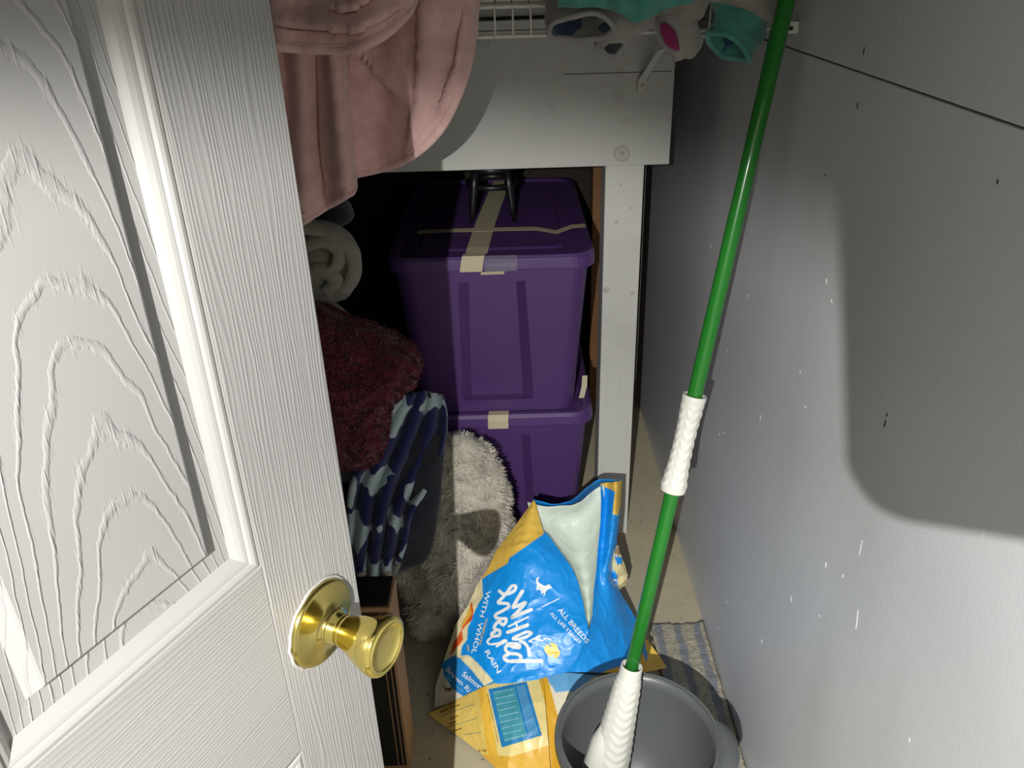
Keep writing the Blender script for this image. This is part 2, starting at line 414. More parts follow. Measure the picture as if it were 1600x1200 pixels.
struct(box('ceiling', (LX-.1, -.12, 2.4), (WX+.1, BY+.1, 2.46), M['ceil'], bev=0))

# ------------------------------------------------------------------ door
TH = radians(27); KP = CO + ray(501, 972)*.72
door = bpy.data.objects.new('door_1', None); COL.objects.link(door); struct(door)
door['label'] = 'white six-panel embossed door swung open at the left, brass knob near its edge'
door.location = (KP[0], KP[1], 0); door.rotation_euler = (0, 0, pi/2-TH); KZ = KP[2]
T_ = .035
XS = [.054, -.05, -.267, -.367, -.584, -.69]; ZR = [(.01, .24), (KZ-.108, KZ+.101), (1.70, 1.80), (1.92, 2.03)]
box('stile', (XS[1], 0, .01), (XS[0], T_, 2.03), M['stile'], door, .0016)
box('stile', (XS[5], 0, .01), (XS[4], T_, 2.03), M['stile'], door, .0016)
for a, b in ZR: box('rail', (XS[4]+.0004, .0002, a), (XS[1]-.0004, T_, b), M['rail'], door, .0006)
PROF = [(0, 0), (.0018, -.0004), (.0035, .0008), (.006, .0012), (.0085, .0004), (.0100, -.0016), (.0112, -.0016), (.0135, -.0022), (.0165, -.0042), (.019, -.0074), (.0205, -.0088), (.0365, -.0098), (.0435, -.0012), (.0450, -.0004)]
prow = [(ZR[0][1], ZR[1][0]), (ZR[1][1], ZR[2][0]), (ZR[2][1], ZR[3][0])]
for (x1, x0) in ((XS[1], XS[2]), (XS[3], XS[4])):
    mat_p = m_doorpanel('door_paint_arched_grain', (x0+x1)/2+.012)
    for ri, (z0, z1) in enumerate(prow):
        if True:
            V = []; F = []
            for d, h in PROF: V += [(x0+d, -h, z0+d), (x1-d, -h, z0+d), (x1-d, -h, z1-d), (x0+d, -h, z1-d)]
            n = len(PROF); mo = 10
            F1 = []
            for k in range(mo):
                for i in range(4): F1.append((k*4+i, k*4+(i+1) % 4, k*4+4+(i+1) % 4, k*4+4+i))
            F2 = []
            for k in range(mo, n-1):
                for i in range(4): F2.append((k*4+i, k*4+(i+1) % 4, k*4+4+(i+1) % 4, k*4+4+i))
            F2.append(tuple((n-1)*4+i for i in range(4)))
            p = mesh('panel', V, F2, mat_p, door, False); mo_ = mesh('moulding', V, F1, M['moulding'], p, False)
            for q in (p, mo_):
                bm = bmesh.new(); bm.from_mesh(q.data); bmesh.ops.delete(bm, geom=[v for v in bm.verts if not v.link_faces], context='VERTS'); bm.to_mesh(q.data); bm.free()
for a, b in ((ZR[0][1], ZR[1][0]), (ZR[1][1], ZR[2][0]), (ZR[2][1], ZR[3][0])): box('mullion', (XS[3], .0001, a), (XS[2], T_, b), M['stile'], door, .0006)
box('core', (XS[5]+.01, .012, .02), (XS[0]-.01, T_-.001, 2.02), M['moulding'], door, 0)
def on_door(V): return [(v[0], -v[2], KZ+v[1]) for v in V]     # lathe axis points out of the door face
RO = .0395
V, F = lathe_vf([(RO, -.001), (RO, .0025), (RO-.0008, .0042), (RO-.0022, .0052), (RO-.004, .0055), (.028, .0078), (.020, .0100), (.0165, .0125), (.0155, .0145), (.0002, .0145)], 64)
rose = mesh('knob_rosette', on_door(V), [f[::-1] for f in F], M['brass_dark'], door)
V, F = lathe_vf([(.0155, .012), (.0148, .016), (.0135, .022), (.0130, .0245), (.0138, .025), (.0135, .026), (.0150, .031), (.0185, .040), (.0225, .049), (.0255, .057), (.0270, .063), (.0272, .066), (.0262, .0692), (.0240, .0708), (.0215, .0712), (.0205, .0705), (.0195, .0692), (.012, .0682), (.0002, .068)], 64)
knob = mesh('door_knob', on_door(V), [f[::-1] for f in F], M['brass'], door)
V, F = lathe_vf([(.0162, .0128), (.0160, .0150), (.0150, .0158), (.0142, .015)], 48)
mesh('collar', on_door(V), F, M['brass_dark'], knob)
V = [(cos(a)*(RO+.0012+.0012*fb((cos(a), sin(a), 0), 6))+0, -.0003-.0006*(k == 1), KZ+sin(a)*(RO+.0012+.0012*fb((cos(a), sin(a), 0), 6))) for k in (0,) for a in [2*pi*i/64 for i in range(64)]]
tube('paint_ring', V+[V[0]], .0016, M['moulding'], rose, 6, caps=False)
for q in (rose, knob):
    bm = bmesh.new(); bm.from_mesh(q.data); bmesh.ops.recalc_face_normals(bm, faces=bm.faces); bm.to_mesh(q.data); bm.free()

# ------------------------------------------------------------------ wooden platform at the back
BF = 1.857; PF = 1.897
plat = thing('wooden_platform', 'white painted wooden platform with deep front board and square post, behind the purple bins', 'platform', (0, BF, 0))
plat.location = (0, 0, 0)
kn = []
for px, py, r, a in ((972, 240, .020, .5), (862, 165, .007, .3), (968, 112, .010, .22), (965, 150, .011, .2), (978, 187, .008, .3), (755, 65, .014, .3)):
    p = AY(px, py, BF); kn.append((p[0], BF, p[2], r, a))
M['board'] = m_board('white_painted_board', lin(200, 200, 196), kn)
bz0 = AY(800, 264, BF)[2]; bx1 = AY(1049, 200, BF)[0]
fbd = box('front_board', (LX+.01, BF, bz0), (bx1, BF+.038, bz0+.286), M['board'], plat, .002)
c0 = AY(880, 116, BF); c1 = AY(992, 113, BF); c2 = AY(1052, 111, BF)
tube('crack', [(c0[0], BF, c0[2]), (c1[0], BF, c1[2]), (c2[0]-.004, BF, c2[2])], .0008, M['slit'], fbd, 6)
pkn = []
for px, py, r, a in ((947, 453, .008, .7), (988, 458, .006, .6), (963, 347, .004, .9), (971, 288, .003, .9), (985, 325, .003, .7)):
    p = AY(px, py, PF); pkn.append((p[0], PF, p[2], r, a))
M['post'] = m_board('white_painted_post', lin(206, 206, 200), pkn, 'z')
box('leg', (.217, PF, 0), (.306, PF+.089, bz0+.2), M['post'], plat, .003)
box('leg', (LX+.02, PF, 0), (LX+.11, PF+.089, bz0+.2), M['post'], plat, .003)
box('leg', (.262, BY-.12, 0), (.35, BY-.03, bz0+.2), M['rawwood'], plat, .003)
box('leg', (LX+.02, BY-.12, 0), (LX+.11, BY-.03, bz0+.2), M['rawwood'], plat, .003)
box('deck', (LX+.01, BF+.002, bz0+.287), (bx1, BY-.01, bz0+.305), M['board'], plat, .001)
box('top_rail', (LX+.01, BF+.03, bz0+.311), (bx1+.01, BF+.068, bz0+.42), M['board'], plat, .002)
for x in (-.8, -.2, .25): box('spacer', (x, BF+.04, bz0+.305), (x+.06, BF+.066, bz0+.311), M['board'], plat, .001)

# ------------------------------------------------------------------ purple bins
def rr_ring(hw, hd, r, z, cy, gl=None, gd=0, n=7):
    """rounded rectangle ring; the front side (towards -y) carries two sunk grooves"""
    P = []
    fx = [-hw+r]
    if gl: fx += [gl[0][0], gl[0][1], gl[1][0], gl[1][1]]
    else: fx += [-hw*.4]*0
    fx.append(hw-r)
    for i, x in enumerate(fx):
        ind = gl and i in (2, 3)
        P.append((x, cy-hd+(gd if ind else 0), z))
    def arc(cx, cyy, a0):
        for k in range(1, n): 
            a = a0+pi/2*k/n; P.append((cx+r*cos(a), cyy+r*sin(a), z))
    arc(hw-r, cy-hd+r, -pi/2); P.append((hw, cy-hd+r, z)); P.append((hw, cy+hd-r, z))
    arc(hw-r, cy+hd-r, 0); P.append((hw-r, cy+hd, z)); P.append((-hw+r, cy+hd, z))
    arc(-hw+r, cy+hd-r, pi/2); P.append((-hw, cy+hd-r, z)); P.append((-hw, cy-hd+r, z))
    arc(-hw+r, cy-hd+r, pi)
    return P
def loft(name, rings, mat, parent, capb=True, capt=True, smooth=False):
    n = len(rings[0]); V = [p for r in rings for p in r]; F = gridf(n, len(rings), True)
    if capb: F.append(tuple(range(n-1, -1, -1)))
    if capt: o = (len(rings)-1)*n; F.append(tuple(range(o, o+n)))
    o = mesh(name, V, F, mat, parent, smooth)
    return o
def tote(label, x, yf, z0, h):
    root = thing('storage_bin', label, 'storage bin', (x, yf, z0), 0, 'purple lidded storage bins')
    HD = .37; HW = .247; hz = h-.012
    def body_ring(z):
        t = z/hz; hw = .200+.033*t; hd = HD-.035+.022*t
        on = 1 if .035 < z < hz-.055 else 0
        gl = [(-.089+.012*t, -.066+.013*t), (.070-.014*t, .098-.021*t)]
        return rr_ring(hw, hd, .045, z, HD, gl, .026*on)
    zs = [0, .006, .034, .036, .12, .2, .28, hz-.056, hz-.054, hz]
    loft('body', [body_ring(z) for z in zs], M['purple'], root)
    R = lambda hw, hd, r, z: rr_ring(hw, hd, r, z, HD, None)
    z = h
    lid = loft('lid', [R(HW-.010, HD-.010, .05, z-.036), R(HW-.001, HD-.001, .055, z-.036), R(HW, HD, .056, z-.030), R(HW-.002, HD-.002, .055, z-.008), R(HW-.008, HD-.008, .05, z), R(HW-.022, HD-.022, .045, z), R(HW-.030, HD-.030, .04, z-.007), R(HW-.07, HD-.07, .03, z-.007), R(HW-.078, HD-.078, .03, z-.003)], M['purple_lid'], root)
    for o in (lid,):
        md = o.modifiers.new('soft', 'BEVEL'); md.width = .002; md.segments = 2; md.limit_method = 'ANGLE'; md.angle_limit = radians(25)
    return root, lid
BFY = 1.815
BX = -.05
lower, lid1 = tote('lower purple plastic storage bin standing on the floor under the other bin', BX, BFY+.005, 0.0, .448)
upper, lid2 = tote('upper purple plastic storage bin with a long strip of masking tape across its lid', BX-.003, BFY, .446, .428)
def strip(name, pts, wid, mat, parent, up=(0, 0, 1), th=.0006, wdir=(1, 0, 0)):
    """a bent strip of tape along pts (world) set on parent"""
    pts = np.array(pts); w_ = np.array(wdir, float); w_ /= np.linalg.norm(w_); V = []
    for p in pts: V += [p-w_*wid/2, p+w_*wid/2]
    F = [(2*i, 2*i+1, 2*i+3, 2*i+2) for i in range(len(pts)-1)]
    base = np.array(parent.location) if parent.parent is None else np.array(parent.location)+np.array(parent.parent.location)
    o = mesh(name, [v-base for v in V], F, mat, parent, False)
    md = o.modifiers.new('thickness', 'SOLIDIFY'); md.thickness = th; md.offset = 0
    return o
ZT = .446+.428; fy = BFY
e = .0015
a = AZZ(737, 405, ZT)[0]; b = AZZ(775, 305, ZT)
strip('masking_tape', [(a-.004, fy-e, ZT-.034), (a, fy-e+.001, ZT-.012), (a+.003, fy+.006, ZT+e), (a+.006, fy+.022, ZT+e), (a+.009, fy+.036, ZT-.005+e), (a+.012, fy+.075, ZT-.002+e), ((a+b[0])/2, (fy+b[1])/2, ZT-.003+e), (b[0], b[1], ZT-.003+e), (b[0]+.02, b[1]+.2, ZT-.003+e)], .052, M['masking'], upper)
strip('masking_tape', [(-.24, fy+.21, ZT), (-.16, fy+.215, ZT), (-.02, fy+.21, ZT+.001), (.06, fy+.2, ZT+.003), (.11, fy+.18, ZT-.001), (.15, fy+.2, ZT+.006), (.185, fy+.215, ZT+.003)], .028, M['masking'], upper, wdir=(0, 1, 0))
x0 = AY(757, 411, fy)[0]; x1 = AY(808, 410, fy)[0]
strip('clear_tape', [((x0+x1)/2, fy-.0042, ZT-.033), ((x0+x1)/2, fy-.0072, ZT-.021), ((x0+x1)/2, fy-.0062, ZT-.012), ((x0+x1)/2, fy-.0005, ZT-.004), ((x0+x1)/2, fy+.006, ZT+.0015)], x1-x0, M['clear'], upper)
x0 = AY(751, 431, fy+.02); x1 = AY(789, 432, fy+.02)
strip('tape_scrap', [((x0[0]+x1[0])/2-.003, fy+.0165, ZT-.052), ((x0[0]+x1[0])/2, fy+.014, ZT-.044), ((x0[0]+x1[0])/2+.001, fy+.0135, ZT-.038)], .055, M['masking'], upper)
x0 = AY(778, 655, fy)[0]; ZL = .448
strip('masking_tape', [(x0, fy+.0025, ZL-.036), (x0, fy+.0035, ZL-.014), (x0+.001, fy+.008, ZL+e), (x0+.003, fy+.028, ZL+e), (x0+.003, fy+.036, ZL-.004)], .052, M['masking'], lower)
strip('tape_scrap', [(.170, fy+.09, ZL-.001), (.178, fy+.10, ZL+.03), (.180, fy+.11, ZL+.055)], .014, M['masking'], lower)

# black stand on the upper bin
sp_ = AZZ(770, 345, ZT)
stand = thing('black_stand', 'small black plastic stand with ring and tapered legs, on top of the upper purple bin', 'stand', (sp_[0], sp_[1]+.05, ZT-.003))
ring = [(cos(t)*.062, sin(t)*.062, .092) for t in np.linspace(0, 2*pi, 41)]
V, F = tube_vf(ring, .0075, 10, caps=False, ref=(0, 0, 1)); mesh('ring', V, F, M['black'], stand)
for t in (radians(-135), radians(-45), radians(45), radians(135)):
    tube('leg', [(cos(t)*.058, sin(t)*.058, .135), (cos(t)*.064, sin(t)*.064, .09), (cos(t)*.072, sin(t)*.072, .04), (cos(t)*.080, sin(t)*.080, 0)], [.011, .012, .009, .0045], M['black'], stand, 10)
V, F = lathe_vf([(.0005, .128), (.066, .128), (.070, .132), (.070, .140), (.066, .143), (.0005, .143)], 36); mesh('top_plate', V, F, M['black'], stand)

# ------------------------------------------------------------------ wire shelf
SY = 1.381; SZ = 1.381; SX0 = -.62
shelf = thing('wire_shelf', 'white wire closet shelf carrying the clothes and the pink blanket', 'shelf', (0, 0, 0))
for z in (SZ, SZ+.042): tube('front_rail', [(SX0, SY, z), (WX-.006, SY, z)], .0032, M['wire'], shelf, 10)
for y in (SY+.15, SY+.3, SY+.44): tube('cross_rod', [(SX0, y, SZ+.037), (WX-.006, y, SZ+.037)], .003, M['wire'], shelf, 8)
V, F = tube_vf([(0, SY-.004, SZ-.001), (0, SY-.004, SZ+.036), (0, SY-.001, SZ+.044), (0, SY+.45, SZ+.042)], .0016, 8)
wme = None; xw0 = AY(745, 30, SY)[0]; dx = AY(773, 30, SY)[0]-xw0
k = 0
for i in range(-22, 22):
    x = xw0+i*dx
    if x < SX0 or x > WX-.012: continue
    if wme is None: o = mesh('deck_wire', V, F, M['wire'], shelf); wme = o.data
    else: o = link('deck_wire', wme, None, shelf)
    o.location.x = x
p = AY(1245, 44, SY)
box('wall_clip', (WX-.022, SY-.012, SZ-.008), (WX-.0005, SY+.012, SZ+.010), M['wire'], shelf, .003)
box('clip_screw', (WX-.016, SY-.0135, SZ-.003), (WX-.010, SY-.0118, SZ+.003), M['slit'], shelf, .0005)
bq = AY(1003, 132, BF); bt = AY(1034, 78, BF-.12)
br = tube('support_brace', [(bq[0], BF-.006, bq[2]-.014), (bq[0], BF-.006, bq[2]+.010), (bq[0]+.003, BF-.012, bq[2]+.018), (bt[0], BF-.12, bt[2]), (bt[0]+.035, SY+.008, SZ)], [.011, .011, .009, .009, .008], M['wire'], shelf, 10, flat=.3, ref=(1, 0, 0))
tube('screw_head', [(bq[0], BF-.012, bq[2]-.002), (bq[0], BF-.008, bq[2]-.002)], .0045, M['wire'], br, 10)

# ------------------------------------------------------------------ clothes on the shelf
def sleeve(name, spine, rad, mat, parent, flat=.7, lining=None, n=28, m=26, wr_=.004, seed=0., ref=(1, 0, 0)):
    P = catmull([AY(x, y, Y) for x, y, Y in spine], m); R = catmull([(r, 0, 0) for r in rad], m)[:, 0]
    V, F = tube_vf(P, list(R), n, False, flat, ref)
    V = [Vector(v)+Vector((fb(v, 22, 2, seed), fb(v, 22, 2, seed+5), fb(v, 22, 2, seed+9)))*wr_*2 for v in V]
    F.append(tuple(range(n)))
    o = mesh(name, V, F, mat, parent)
    md = o.modifiers.new('thickness', 'SOLIDIFY'); md.thickness = .004; md.offset = -1 if False else 0
    # rolled cuff at the open end
    e_ = [V[(m-1)*n+i] for i in range(n)]
    tube('cuff', e_+[e_[0]], .0045, mat, o, 8, caps=False)
    if lining:
        V2, F2 = tube_vf(P[-10:], [r*.9 for r in R[-10:]], n, False, flat, ref); F2.append(tuple(range(n)))
        mesh('lining', V2, F2, lining, o)
    return o
CY = 1.35
g1 = tag(sleeve('fleece_sleeve', [(880, -95, 1.42), (898, -60, 1.38), (905, -5, CY-.01), (908, 45, CY-.055)], [.04, .05, .05, .048], M['greycloth'], None, .55, M['bluecloth'], seed=1), 'grey fleece sleeve with blue inside, leftmost of the clothes hanging off the wire shelf', 'clothing', 'clothes on the wire shelf')
g2 = tag(sleeve('fleece_trouser_leg', [(1030, -60, 1.42), (1010, -20, 1.37), (972, 28, CY-.015), (944, 80, CY-.012)], [.05, .055, .036, .018], M['greycloth'], None, .5, M['charcoal'], seed=2), 'pointed grey fleece leg drooping over the shelf rail beside the grey sleeve', 'clothing', 'clothes on the wire shelf')
rows = []
for k, (f_, dY) in enumerate(((0, .02), (.35, -.05), (.7, -.085), (1, -.075))):
    hem = [(872, 8), (905, 12), (945, 12), (968, 20), (988, 34), (1012, 27), (1045, 10), (1085, 2)]
    rows.append([AY(x, -95+(y+95)*f_, CY+dY-.012*(i % 2)) for i, (x, y) in enumerate(hem)])
S = surf(rows, 60, 34); S = disp(S, lambda p: .012*fb(p, 16, 3, 3), (0, -1, .3))
g3 = tag(sheet('teal_garment', S, M['teal'], None, .006), 'teal fleece garment draped across the top of the grey clothes on the shelf', 'clothing', 'clothes on the wire shelf')
g4 = tag(sleeve('fleece_sock', [(1075, -60, 1.40), (1062, -10, 1.36), (1052, 25, CY-.02), (1064, 58, CY-.03), (1077, 76, CY-.03), (1080, 86, CY-.028)], [.03, .035, .028, .026, .022, .004], M['greycloth'], None, .7, seed=4), 'grey sock-like sleeve with magenta side, hanging over the white brace', 'clothing', 'clothes on the wire shelf')
P_ = [(1030, 40), (1040, 35), (1056, 50), (1062, 74), (1058, 80), (1042, 72), (1034, 58)]
puff('magenta_side', P_, CY-.049, .006, M['magenta'], g4, 5, 24)
g5 = tag(sleeve('teal_sleeve', [(1128, -60, 1.42), (1140, -20, 1.38), (1158, 10, CY), (1152, 45, CY-.02), (1136, 72, CY-.03)], [.035, .045, .044, .040, .041], M['teal'], None, .62, M['bluecloth'], seed=5, ref=(1, 0, -.25)), 'teal fleece sleeve with a wide open cuff, hanging left of the green mop pole', 'clothing', 'clothes on the wire shelf')
g6 = tag(puff('grey_shirt', [(1085, -70), (1150, -90), (1215, -60), (1212, 20), (1195, 33), (1150, 22), (1120, 5), (1085, -10)], CY-.01, .04, M['palegrey'], None, bumpf=lambda p: .012*fb(p, 18, 3, 8)), 'pale grey fleece bundle behind the top of the green mop pole', 'clothing', 'clothes on the wire shelf')
g7 = tag(puff('grey_bundle', [(985, -70), (1060, -90), (1110, -60), (1105, 5), (1080, 35), (1040, 32), (1010, 30), (985, 10)], CY-.02, .035, M['palegrey'], None, bumpf=lambda p: .014*fb(p, 20, 3, 18)), 'knotted grey cloth bundle above the magenta-sided sock', 'clothing', 'clothes on the wire shelf')

# ------------------------------------------------------------------ pink blanket
bl = thing('fleece_blanket', 'pale pink plush blanket draped over the wire shelf beside the white door', 'blanket')
def crease(p2, line, h, wd):
    best = None
    for i in range(len(line)-1):
        a, b = np.array(line[i], float), np.array(line[i+1], float); ab = b-a; L = np.linalg.norm(ab)
        t = np.clip(np.dot(p2-a, ab)/L/L, 0, 1); q = a+ab*t; d = np.linalg.norm(p2-q); sd = np.sign(ab[0]*(p2-a)[1]-ab[1]*(p2-a)[0])*d
        if best is None or d < abs(best[0]): best = (sd, (i+t)/(len(line)-1))
    sd, u = best; f_ = max(0., sin(pi*min(1, max(0, u*.9+.05))))**.6
    if sd < 0: return -h*.35*f_*math.exp(-abs(sd)/9)
    return h*f_*math.exp(-(sd/wd)**2)
def drape(name, hem, ytop, base, dep, nu=90, nv=60, amp=.008, xtop=None, seed=0., creases=()):
    rows = []
    for f_ in (0, .25, .5, .75, .92, 1):
        row = []
        for i, (x, y) in enumerate(hem):
            xt = xtop[i] if xtop else x
            d = dep[i]*(.6+1.1*f_)
            row.append(AY(xt+(x-xt)*f_, ytop+(y-ytop)*f_, base+d-.012*sin(pi*f_)))
        rows.append(row)
    S = surf(rows, nu, nv); S = disp(S, lambda p: amp*fb(p, 11, 3, seed)+.0012*fb(p, 60, 2, seed)+sum(crease(project(p), l, h, wd) for l, h, wd in creases), (0, -1, 0))
    o = sheet(name, S, M['pink'], bl, .012)
    hp = [tuple(p) for p in S[-1]]
    tube('hem', hp, .0078, M['pink'], o, 10)
    st = [tuple(p+np.array((0, -.0052, 0))) for p in S[-5]]
    tube('hem_stitch', st, .0022, M['pink'], o, 6)
    return o
drape('front_layer', [(385, 398), (415, 378), (445, 361), (477, 342), (512, 320), (540, 304), (550, 296), (551, 280)], -110, 1.325, [0, -.012, .012, -.008, .012, -.016, -.004, .03], seed=1, xtop=[385, 415, 442, 462, 490, 502, 510, 520], creases=(([(512, 300), (505, 200), (498, 80)], .014, 22),))
drape('main_layer', [(515, 285), (555, 272), (600, 262), (645, 241), (686, 203), (714, 150), (732, 92), (741, 20), (742, -60)], -112, 1.352, [.03, .014, .02, -.002, -.024, -.030, -.022, -.006, .01], seed=2, xtop=[500, 540, 580, 610, 655, 690, 715, 735, 742], creases=(([(627, 150), (590, 112), (552, 70), (530, 20)], .022, 32), ([(640, 218), (652, 150), (656, 80), (658, -10)], .018, 30), ([(690, 160), (712, 100), (722, 30)], .010, 16)))
drape('rolled_layer', [(395, 60), (430, 70), (475, 75), (540, 76), (585, 62), (620, 36), (643, 6), (655, -40)], -115, 1.29, [-.03, -.045, -.04, -.045, -.05, -.04, -.02, .03], seed=3, nv=40, amp=.010, xtop=[395, 440, 480, 530, 575, 610, 640, 655], creases=(([(600, 25), (560, 48), (500, 45), (440, 40)], .016, 24), ([(585, -5), (550, 18), (510, 10)], .016, 18)))

puff('folded_heap', [(360, -170), (480, -190), (600, -185), (700, -165), (748, -110), (744, -40), (700, -20), (560, -15), (400, -10), (350, -80)], 1.47, .085, M['pink'], bl, 12, 70, bumpf=lambda p: .016*fb(p, 9, 3, 12))
tag(puff('cloth_heap', [(870, -110), (960, -150), (1080, -150), (1180, -120), (1205, -60), (1195, -20), (1050, -14), (880, -14), (862, -60)], 1.50, .07, M['greycloth'], None, 12, 60, bumpf=lambda p: .018*fb(p, 12, 3, 21)), 'heap of grey clothes lying on the wire shelf behind the hanging sleeves', 'clothing', 'clothes on the wire shelf')
# ------------------------------------------------------------------ mop and bucket
BC = Vector((.196, .992, 0)); BR = .147; BZ = .272
bucket = thing('mop_bucket', 'round grey plastic bucket with rolled rim holding the mop', 'bucket', BC)
V, F = lathe_vf([(.0005, 0), (.112, 0), (.118, .004), (BR-.010, BZ-.030), (BR-.009, BZ-.012), (BR-.0095, BZ-.004), (BR-.0125, BZ-.004), (BR-.013, BZ-.03), (.114, .008), (.0005, .008)], 96)
mesh('body', V, [f[::-1] for f in F], M['bucket'], bucket)
V, F = lathe_vf([(BR-.012, BZ-.006), (BR-.012, BZ-.001), (BR-.0105, BZ), (BR-.0085, BZ-.0015), (BR-.0075, BZ-.004), (BR-.0055, BZ-.002), (BR-.003, BZ-.001), (BR-.0012, BZ-.003), (BR-.0005, BZ-.008), (BR, BZ-.02), (BR-.002, BZ-.021), (BR-.004, BZ-.012), (BR-.011, BZ-.012)], 96)
mesh('rim', V+V[:96], [f[::-1] for f in F], M['bucket'], bucket)
for ang in (radians(-12),):
    V = []; n = 13
    for zz, ex in ((BZ-.046, .0), (BZ-.043, .006), (BZ-.030, .024), (BZ-.012, .030), (BZ-.004, .028), (BZ-.004, .0)):
        for i in range(n):
            t = (i/(n-1)-.5)*2; a_ = ang+t*.42
            r_ = BR-.002+ex*max(0, 1-t*t)**.6
            V.append((r_*cos(a_), r_*sin(a_), zz))
    mesh('handle_lug', V, gridf(n, 6), M['bucket'], bucket)

mA = AY(955, 1180, 1.03); mB = AY(1229, 0, 1.25); md_ = (mB-mA)/np.linalg.norm(mB-mA)
Pat = lambda z: mA+md_*((z-mA[2])/md_[2])
base = Pat(.02)
mop = thing('mop', 'mop with a green metal pole and white ridged plastic grips, standing in the grey bucket', 'mop', tuple(base))
Lp = lambda z: Vector(Pat(z)-base)
def zpix(py):  # height at which the pole crosses a picture row
    lo_, hi_ = .0, 1.8
    for _ in range(40):
        mid = (lo_+hi_)/2
        if project(Pat(mid))[1] > py: lo_ = mid
        else: hi_ = mid
    return lo_
zw = mA[2]+(WX-.0135-mA[0])/md_[0]*md_[2]
tube('pole', [Lp(.12), Lp(.6), Lp(1.2), Lp(zw-.004)], .0122, M['pole'], mop, 28)
tube('end_cap', [Lp(zw-.03), Lp(zw+.004)], [.0129, .0125], M['white_plastic'], mop, 20)
dz = Vector(md_); side = (Vector((0, -1, 0))-dz*dz.dot(Vector((0, -1, 0)))).normalized(); side2 = dz.cross(side)
def grip(name, z0, z1, prof, period, z_lo, z_hi, parent, inner=.0124, rot_=0., amp=.0013):
    """turned grip with raised chevrons on its faces; prof gives radius over 0..1"""
    nl, na = 150, 72; V = []
    xs = [p[0] for p in prof]; rs = [p[1] for p in prof]
    L = (z1-z0)/md_[2]
    for j in range(nl):
        t = j/(nl-1); r = float(np.interp(t, xs, rs))
        for i in range(na):
            a = 2*pi*i/na+rot_; c = ((a+pi/4) % (pi/2))-pi/4
            h = 0.
            if z_lo < t < z_hi and abs(c) < .62:
                ph = (t*L/period-abs(c)*.95) % 1.0
                h = amp*(max(0, 1-abs(ph-.5)/.42)**.8)*min(1, (.66-abs(c))/.12)
            rr_ = r+h
            V.append(Lp(z0)+dz*(t*L)+side*cos(a)*rr_+side2*sin(a)*rr_)
    F = gridf(na, nl, True); o = len(V)
    for t, r in ((1, rs[-1]-.0022), (.93, inner)):
        for i in range(na): a = 2*pi*i/na+rot_; V.append(Lp(z0)+dz*(t*L)+side*cos(a)*r+side2*sin(a)*r)
    for i in range(na):
        k2 = (i+1) % na; F.append(((nl-1)*na+i, (nl-1)*na+k2, o+k2, o+i)); F.append((o+i, o+k2, o+na+k2, o+na+i))
    for t, r in ((0, inner),):
        o2 = len(V)
        for i in range(na): a = 2*pi*i/na+rot_; V.append(Lp(z0)+side*cos(a)*r+side2*sin(a)*r)
        for i in range(na): k2 = (i+1) % na; F.append((k2, i, o2+i, o2+k2))
    return mesh(name, V, F, M['white_plastic'], parent)
zu0, zu1 = zpix(766), zpix(617)
grip('upper_grip', zu0, zu1, [(0, .0205), (.04, .0212), (.12, .0195), (.3, .0168), (.5, .0158), (.7, .0162), (.88, .0178), (.97, .0195), (1, .0192)], .0175, .05, .9, mop, rot_=.12)
zl1 = zpix(1040); zl0 = .06
lg = grip('lower_grip', zl0, zl1, [(0, .040), (.25, .038), (.45, .0335), (.62, .0292), (.8, .0252), (.915, .0222), (.92, .0208), (1, .0192)], .0175, .36, .88, mop, rot_=.12)
V, F = tube_vf([Lp(.06)-side2*.018, Lp(.2)-side2*.016, Lp(.26)-side2*.008], [.040, .026, .012], 18); mesh('wringer_sleeve', V, F, M['white_plastic'], mop)
for zz in (.150, .138): 
    q = Lp(zz)+side*.0375; tube('copper_clip', [q-side2*.018, q, q+side2*.006], .0016, M['rawwood'], lg, 6)
for i in range(26):
    a = 2*pi*i/26; r0 = .03; r1 = .05+.03*random.random()
    p0 = Lp(.075)+Vector((cos(a)*r0, sin(a)*r0, 0)); p1 = Vector((cos(a+.3)*r1+.03, sin(a+.3)*r1, .045)); p2 = Vector((cos(a+.5)*(r1+.012)+.035, sin(a+.5)*(r1+.012), .002))
    tube('strand', catmull([p0, p1, p2], 7), .007, M['strand'], mop, 7)

# rug strip along the wall
yr1 = 1.525; nx, ny = 26, 150; top = []; 
for j in range(ny):
    y = .72+(yr1-.72)*j/(ny-1)
    for i in range(nx):
        x = .316+(WX-.006-.316)*i/(nx-1)
        edge = .004*fb((x*3, y, 0), 26, 2, 2)
        top.append((x+(edge if i in (0,) else 0), y+(.006*fb((x, 0, 0), 60, 2) if j == ny-1 else 0), .0115+.0028*fb((x, y, 0), 42, 3)+.006*max(0, i/(nx-1)-.8)/.2))
bot = [(x, y, .0004) for x, y, z in top]; n_ = nx*ny
F = gridf(nx, ny)+[tuple(reversed([n_+v for v in f])) for f in gridf(nx, ny)]
bd = [i for i in range(nx)]+[j*nx+nx-1 for j in range(1, ny)]+[(ny-1)*nx+i for i in range(nx-2, -1, -1)]+[j*nx for j in range(ny-2, 0, -1)]
F += [(bd[i], n_+bd[i], n_+bd[(i+1) % len(bd)], bd[(i+1) % len(bd)]) for i in range(len(bd))]
tag(mesh('rag_rug', top+bot, F, M['rug']), 'narrow cream and blue-grey striped rag rug between bucket and grey wall', 'rug')

